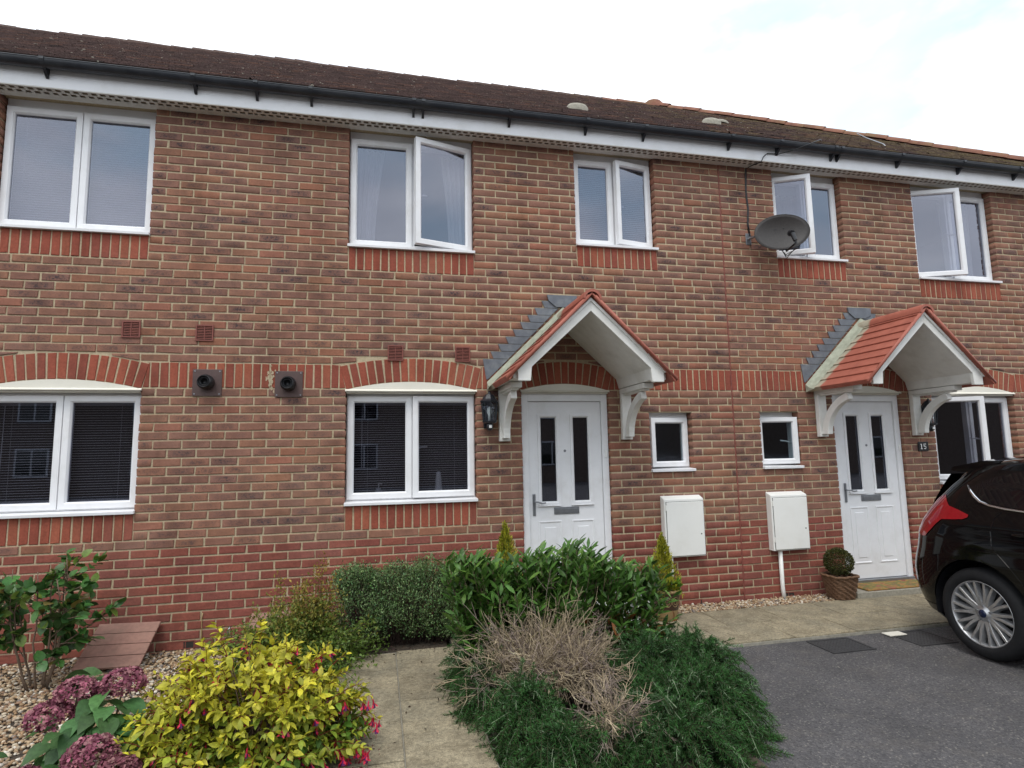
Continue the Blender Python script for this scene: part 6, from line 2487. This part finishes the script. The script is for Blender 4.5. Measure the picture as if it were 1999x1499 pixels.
def floor_cover(x0, x1, y0, y1, label):
    t_ = thing('drain_cover', label, 'drain cover', ((x0 + x1) / 2, (y0 + y1) / 2, 0), 'dark covers in the tarmac')
    mitred(MB(), 0, 1, 0, 1, 0.1, 0, 0.1)
    b_ = MB()
    f = 0.022
    b_.box(x0, x1, y0, y0 + f, -0.02, 0.002).box(x0, x1, y1 - f, y1, -0.02, 0.002).box(x0, x0 + f, y0 + f, y1 - f, -0.02, 0.002).box(x1 - f, x1, y0 + f, y1 - f, -0.02, 0.002)
    b_.build('cover_frame', M['iron'], t_)
    b_ = MB().box(x0 + f + 0.003, x1 - f - 0.003, y0 + f + 0.003, y1 - f - 0.003, -0.02, 0.0005)
    b_.build('cover_plate', M['iron'], t_)
    b_ = MB()
    nx, ny = int((x1 - x0 - 0.06) / 0.03), int((y1 - y0 - 0.06) / 0.03)
    for i in range(nx):
        for j in range(ny):
            cx, cy2 = x0 + 0.045 + i * 0.03, y0 + 0.045 + j * 0.03
            s = 0.008
            b_.add([(cx - s, cy2, 0.0006), (cx, cy2 - s, 0.0006), (cx + s, cy2, 0.0006), (cx, cy2 + s, 0.0006), (cx, cy2, 0.0035)], [(0, 1, 4), (1, 2, 4), (2, 3, 4), (3, 0, 4)])
    o_ = b_.build('tread_studs', M['iron'], t_)
    o_['kind'] = 'stuff'


floor_cover(-0.27, 0.12, -1.52, -1.215, 'dark square cover in the tarmac, nearer the rosemary')
floor_cover(0.50, 0.86, -1.56, -1.215, 'dark square cover in the tarmac with a white tile, beside the car wheel')
o = MB().box(0.455, 0.62, -1.315, -1.225, 0.0042, 0.012).build('white_tile', M['cream'], None, bevel=0.002)
tag(o, 'small white tile lying on the tarmac by the edge of the path', 'tile')

# ================================================================== THE CAR (rear to the house, nose to the street)
CT = thing('parked_car', 'black hatchback parked with its red rear lamp towards the house', 'car', (1.555, -3.3, 0))
CX0, CY0 = 1.555, -1.135
LRt = [(.16, .18), (.24, .08), (.32, .02), (.42, -.01), (.56, -.01), (.64, .01), (.72, .04), (.85, .06), (.95, .09), (1.05, .14), (1.15, .205), (1.25, .28), (1.33, .35), (1.40, .43), (1.44, .62), (1.465, .95), (1.48, 1.35)]
LFt = [(.16, 4.15), (.4, 4.36), (.6, 4.33), (.75, 4.2), (.85, 3.9), (.92, 3.4), (.98, 3.1), (1.1, 2.85), (1.25, 2.55), (1.38, 2.2), (1.44, 1.9), (1.465, 1.7), (1.48, 1.5)]
Wt = [(.16, .82), (.25, .87), (.4, .895), (.55, .905), (.7, .915), (.85, .905), (.95, .875), (1.0, .85), (1.1, .80), (1.25, .715), (1.36, .64), (1.42, .585), (1.455, .50), (1.475, .36), (1.48, .2)]


def tab(z, T):
    zs, vs = zip(*T)
    return np.interp(z, zs, vs)


def car_hw(l, z):
    a, b_, wm = tab(z, LRt), tab(z, LFt), tab(z, Wt)
    t_ = np.clip((l - a) / .55, 0, 1)
    t2 = np.clip((b_ - l) / .9, 0, 1)
    # shoulder crease along the side
    cre = 0.010 * np.exp(-((z - 0.80 - 0.03 * l) / 0.035) ** 2) * np.clip((l - 0.5) * 3, 0, 1)
    return (wm + cre) * (1 - (1 - t_) ** 2.75) ** (1 / 2.75) * (1 - (1 - t2) ** 2.5) ** (1 / 2.5)


def C3(l, s, z):
    return (CX0 - s, CY0 - l, z)


zl = np.concatenate([np.arange(.16, 1.36, .03), np.arange(1.36, 1.481, .01)])
nl = 90
V, F = [], []
for z in zl:
    a, b_ = tab(z, LRt), tab(z, LFt)
    u = np.linspace(0, 1, nl)
    uu = 0.5 - 0.5 * np.cos(np.pi * u)
    ls = a + (b_ - a) * (0.55 * uu + 0.45 * u)
    hw = car_hw(ls, z)
    for l, s in zip(ls, hw):
        V.append(C3(l, s, z))
    for l, s in zip(ls[::-1][1:-1], hw[::-1][1:-1]):
        V.append(C3(l, -s, z))
ring = 2 * nl - 2
for i in range(len(zl) - 1):
    for k in range(ring):
        k2 = (k + 1) % ring
        F.append((i * ring + k, i * ring + k2, (i + 1) * ring + k2, (i + 1) * ring + k))
F.append(tuple(range(ring - 1, -1, -1)))
F.append(tuple((len(zl) - 1) * ring + k for k in range(ring)))
body = link_mesh('body', np.array(V), F, M['paint'], CT, smooth=True)
# wheel arches cut out of the body
HUB = [(0.80, 0.325), (3.45, 0.325)]
cb = MB()
for (hl, hz) in HUB:
    c_ = C3(hl, 0, hz)
    n = 40
    vs, fs = [], []
    for xx in (-0.95, -0.55):
        for s in (1,):
            pass
    for sgn in (1, -1):
        base = len(cb.v)
        ringv = []
        for s in (0.60, 1.05):
            for k in range(n):
                a = 2 * math.pi * k / n
                ringv.append(C3(hl + 0.372 * math.cos(a), sgn * s, hz + 0.012 + 0.372 * math.sin(a)))
        fs = [(k, (k + 1) % n, n + (k + 1) % n, n + k) for k in range(n)] + [tuple(range(n - 1, -1, -1)), tuple(range(n, 2 * n))]
        if sgn < 0:
            fs = [f[::-1] for f in fs]
        cb.add(ringv, fs)
cut = cb.build('cutter', M['black'], None)
bpy.context.view_layer.update()
bm_ = body.modifiers.new('arches', 'BOOLEAN')
bm_.object = cut
bm_.operation = 'DIFFERENCE'
bm_.solver = 'EXACT'
dg = bpy.context.evaluated_depsgraph_get()
newme = bpy.data.meshes.new_from_object(body.evaluated_get(dg))
body.modifiers.clear()
old = body.data
body.data = newme
body.data.name = 'body'
bpy.data.objects.remove(cut)
body.data.polygons.foreach_set('use_smooth', [True] * len(body.data.polygons))
body.modifiers.new('split', 'EDGE_SPLIT').split_angle = math.radians(35)
# dark wheel housings and underside
b = MB()
for (hl, hz) in HUB:
    for sgn in (1, -1):
        n = 24
        vs = []
        for s in (0.595, 0.885):
            for k in range(n + 1):
                a = -0.25 + (math.pi + 0.5) * k / n
                vs.append(C3(hl + 0.368 * math.cos(a), sgn * s, hz + 0.012 + 0.368 * math.sin(a)))
        fs = [(k, k + 1, n + 2 + k, n + 1 + k) for k in range(n)]
        vs.append(C3(hl, sgn * 0.596, hz))
        fs += [(k, k + 1, len(vs) - 1) for k in range(n)]
        b.add(vs, fs)
b.build('wheel_housing', M['black'], CT)


def side_patch(name, outline, off, mat, sides=(1,), thick=0.0, grid=0.02):
    """a panel laid on the flank of the car: outline in (length, height); fan of the outline densely resampled through a grid"""
    o = np.array(outline, float)
    res = []
    for i in range(len(o)):
        p, q = o[i], o[(i + 1) % len(o)]
        m_ = max(1, int(np.linalg.norm(q - p) / grid))
        for k in range(m_):
            res.append(p + (q - p) * k / m_)
    res = np.array(res)

    def inside(x, y):
        c_ = False
        j = len(o) - 1
        for i in range(len(o)):
            if (o[i][1] > y) != (o[j][1] > y) and x < (o[j][0] - o[i][0]) * (y - o[i][1]) / (o[j][1] - o[i][1]) + o[i][0]:
                c_ = not c_
            j = i
        return c_
    from mathutils.geometry import delaunay_2d_cdt
    lo, hi = o.min(0), o.max(0)
    inner = [(x, y) for x in np.arange(lo[0] + grid / 2, hi[0], grid) for y in np.arange(lo[1] + grid / 2, hi[1], grid) if inside(x, y) and np.min(np.linalg.norm(res - (x, y), axis=1)) > grid * 0.6]
    pts = [Vector(p) for p in res] + [Vector(p) for p in inner]
    n = len(res)
    vv, _e, ff, *_r = delaunay_2d_cdt(pts, [], [tuple(range(n))], 1, 1e-5)
    out_ = []
    for sg in sides:
        V_ = [C3(p[0], sg * (float(car_hw(p[0], p[1])) + off), p[1]) for p in vv]
        fs = [tuple(f) if sg > 0 else tuple(f)[::-1] for f in ff]
        ob = link_mesh(name, np.array(V_), fs, mat, CT, smooth=True)
        out_.append(ob)
    return out_


side_patch('rear_lamp', [(0.46, 1.162), (0.50, 1.13), (0.555, 1.085), (0.65, 1.06), (0.738, 1.030), (0.735, 1.012), (0.70, 0.995), (0.60, 0.985), (0.525, 0.978), (0.48, 0.93), (0.43, 0.875), (0.395, 0.835), (0.34, 0.83), (0.26, 0.85), (0.20, 0.90), (0.165, 0.96), (0.19, 1.02), (0.27, 1.08), (0.36, 1.13)], 0.006, M['lamp_red'], (1, -1))
side_patch('side_window', [(0.675, 1.228), (0.73, 1.185), (0.80, 1.140), (0.90, 1.118), (1.10, 1.098), (1.62, 1.065), (1.62, 1.38), (1.25, 1.385), (0.95, 1.345), (0.78, 1.292)], 0.003, M['carglass'], (1, -1))
side_patch('front_window', [(1.68, 1.060), (2.66, 1.005), (2.56, 1.10), (2.05, 1.365), (1.68, 1.38)], 0.003, M['carglass'], (1, -1))
for sg in (1, -1):
    ch = [(0.655, 1.245), (0.70, 1.200), (0.745, 1.165), (0.80, 1.130), (0.88, 1.108), (1.0, 1.093), (1.3, 1.076), (1.66, 1.050), (2.2, 1.020), (2.72, 0.99)]
    MB().tube([C3(l, sg * (float(car_hw(l, z)) + 0.006), z) for l, z in ch], [0.006, 0.010, 0.011, 0.010] + [0.009] * 6, 6).build('chrome_strip', M['chrome'], CT, smooth=True)
    for seam in ([(1.06, 1.09), (0.974, 1.075), (0.93, 1.02), (0.925, 0.93), (0.96, 0.80), (1.056, 0.70), (1.13, 0.60), (1.17, 0.48), (1.18, 0.25)], [(1.655, 1.055), (1.66, 0.8), (1.66, 0.25)], [(2.74, 0.985), (2.78, 0.7), (2.74, 0.25)]):
        sm = []
        for (p, q) in zip(seam[:-1], seam[1:]):
            for k in range(4):
                sm.append((p[0] + (q[0] - p[0]) * k / 4, p[1] + (q[1] - p[1]) * k / 4))
        sm.append(seam[-1])
        MB().tube([C3(l, sg * (float(car_hw(l, z)) + 0.0005), z) for l, z in sm], 0.0028, 4).build('door_seam', M['carglass'], CT)
    for hl_ in (1.06, 2.0):
        MB().tube([C3(hl_ + dl, sg * (float(car_hw(hl_ + dl, 0.93)) + of), 0.93) for dl, of in ((0.02, 0.0), (0.05, 0.03), (0.20, 0.032), (0.23, 0.0))], 0.012, 8).build('door_handle', M['paint'], CT, smooth=True)
    # mirror
    MB().lathe([(0.0, -0.09), (0.07, -0.08), (0.095, 0.0), (0.085, 0.05), (0.0, 0.06)], C3(2.70, sg * 0.98, 1.05), 14, 'y').build('door_mirror', M['paint'], CT, smooth=True)
# roof spoiler over the tailgate glass
b = MB()
prof = [(0.30, 1.385), (0.315, 1.405), (0.55, 1.452), (0.70, 1.458), (0.62, 1.41), (0.42, 1.375)]
vs, fs = [], []
ns = 17
for j in range(ns):
    s = -0.56 + 1.12 * j / (ns - 1)
    k = 1 - 0.35 * abs(s / 0.56) ** 4
    for (l, z) in prof:
        vs.append(C3(l + 0.10 * (s / 0.56) ** 2, s, z - 0.030 * (s / 0.56) ** 2))
m_ = len(prof)
for j in range(ns - 1):
    for i in range(m_):
        i2 = (i + 1) % m_
        fs.append((j * m_ + i, j * m_ + i2, (j + 1) * m_ + i2, (j + 1) * m_ + i))
fs.append(tuple(range(m_)))
fs.append(tuple((ns - 1) * m_ + i for i in range(m_))[::-1])
b.add(vs, fs)
b.build('spoiler', M['paint'], CT, smooth=False, bevel=0.006)
# tailgate glass, plate, windscreen
vs = [C3(tab(z, LRt) + 0.012 - 0.016, s, z) for z in (1.02, 1.12, 1.22, 1.32) for s in np.linspace(-0.5, 0.5, 9)]
fs = [(j * 9 + i, j * 9 + i + 1, (j + 1) * 9 + i + 1, (j + 1) * 9 + i) for j in range(3) for i in range(8)]
MB().add(vs, fs).build('rear_window', M['carglass'], CT, smooth=True)
MB().box(*sorted((CX0 - 0.26, CX0 + 0.26)), CY0 + 0.012, CY0 + 0.02, 0.62, 0.73).build('number_plate', M['white'], CT)
# side reflector strip low on the bumper
side_patch('bumper_insert', [(0.10, 0.30), (0.42, 0.30), (0.40, 0.24), (0.14, 0.24)], 0.004, M['black'], (1, -1))


def wheel(hl, sg):
    c_ = np.array(C3(hl, 0, 0.325))
    so = 0.893 * sg                               # outer face
    root = bpy.data.objects.new('wheel', None)
    root.location = C3(hl, so, 0.325)
    COL.objects.link(root)
    adopt(root, CT)
    sx = -1 if sg > 0 else 1                       # outward along world x

    def lathe_x(prof, n=48):
        vs_, fs_ = [], []
        for (r, d) in prof:
            for k in range(n):
                a = 2 * math.pi * k / n
                vs_.append((C3(hl, so, 0)[0] + sx * d, c_[1] + r * math.cos(a), 0.325 + r * math.sin(a)))
        for i in range(len(prof) - 1):
            for k in range(n):
                k2 = (k + 1) % n
                fs_.append((i * n + k, i * n + k2, (i + 1) * n + k2, (i + 1) * n + k))
        return MB().add(vs_, fs_)
    lathe_x([(0.228, -0.01), (0.234, 0.002), (0.26, 0.010), (0.295, 0.006), (0.315, -0.012), (0.3235, -0.035), (0.325, -0.08), (0.325, -0.15), (0.312, -0.205), (0.26, -0.215), (0.22, -0.20)]).build('tyre', M['tyre'], root, smooth=True)
    lathe_x([(0.20, -0.16), (0.216, -0.04), (0.222, -0.006), (0.228, 0.002), (0.233, 0.0), (0.233, -0.02), (0.224, -0.06), (0.215, -0.19)]).build('rim', M['alloy'], root, smooth=True)
    lathe_x([(0.0, -0.10), (0.15, -0.10), (0.15, -0.115), (0.0, -0.115)]).build('brake_disc', M['iron'], root, smooth=False)
    lathe_x([(0.214, -0.12), (0.0, -0.13)]).build('wheel_back', M['black'], root)

    def P(r, a, d):
        return np.array((C3(hl, so, 0)[0] + sx * d, c_[1] + r * math.cos(a), 0.325 + r * math.sin(a)))
    hub = lathe_x([(0.0, -0.012), (0.032, -0.012), (0.034, -0.016), (0.060, -0.022), (0.075, -0.032), (0.078, -0.06)], 30)
    hub.build('hub', M['alloy'], root, smooth=True)
    lathe_x([(0.0, -0.0075), (0.027, -0.0085), (0.029, -0.0118)], 24).build('hub_cap', M['badge'], root, smooth=True)
    for k in range(5):
        a = math.pi / 2 + k * 2 * math.pi / 5
        q = P(0.055, a, 0)
        vs_ = []
        MBn = MB().tube([tuple(P(0.055, a, -0.05)), tuple(P(0.055, a, -0.014))], 0.0095, 8)
        MBn.build('wheel_nut', M['steel'], root)
    me_list = {}
    for k in range(10):
        a0 = math.pi / 2 + (k + 0.5) * 2 * math.pi / 10
        for s in (-1, 1):
            ai = a0 + s * 0.075
            ao = a0 + s * 0.150 + (0.04 * s)
            b_ = MB()
            r0, r1 = 0.050, 0.224
            w0, w1 = 0.0150, 0.0120
            vs_ = []
            for (r, a, wd, d0, d1) in ((r0, a0 + s * 0.16, w0, -0.022, -0.06), (0.13, a0 + s * 0.105, 0.0140, -0.013, -0.05), (r1, a0 + s * 0.150, w1, -0.004, -0.04)):
                tang = np.array((0, -math.sin(a), math.cos(a)))
                vs_ += [P(r, a, d0) - tang * wd * 0.7, P(r, a, d0) + tang * wd * 0.7, P(r, a, d1) + tang * wd * 1.3, P(r, a, d1) - tang * wd * 1.3]
            fs_ = [(0, 1, 2, 3)]
            for i in range(2):
                o4 = i * 4
                fs_ += [(o4 + j, o4 + 4 + j, o4 + 4 + (j + 1) % 4, o4 + (j + 1) % 4) for j in range(4)]
            fs_.append((11, 10, 9, 8))
            b_.add(vs_, fs_)
            b_.build('spoke', M['alloy'], root, bevel=0.0015)


for hl in (0.80, 3.45):
    for sg in (1, -1):
        wheel(hl, sg)
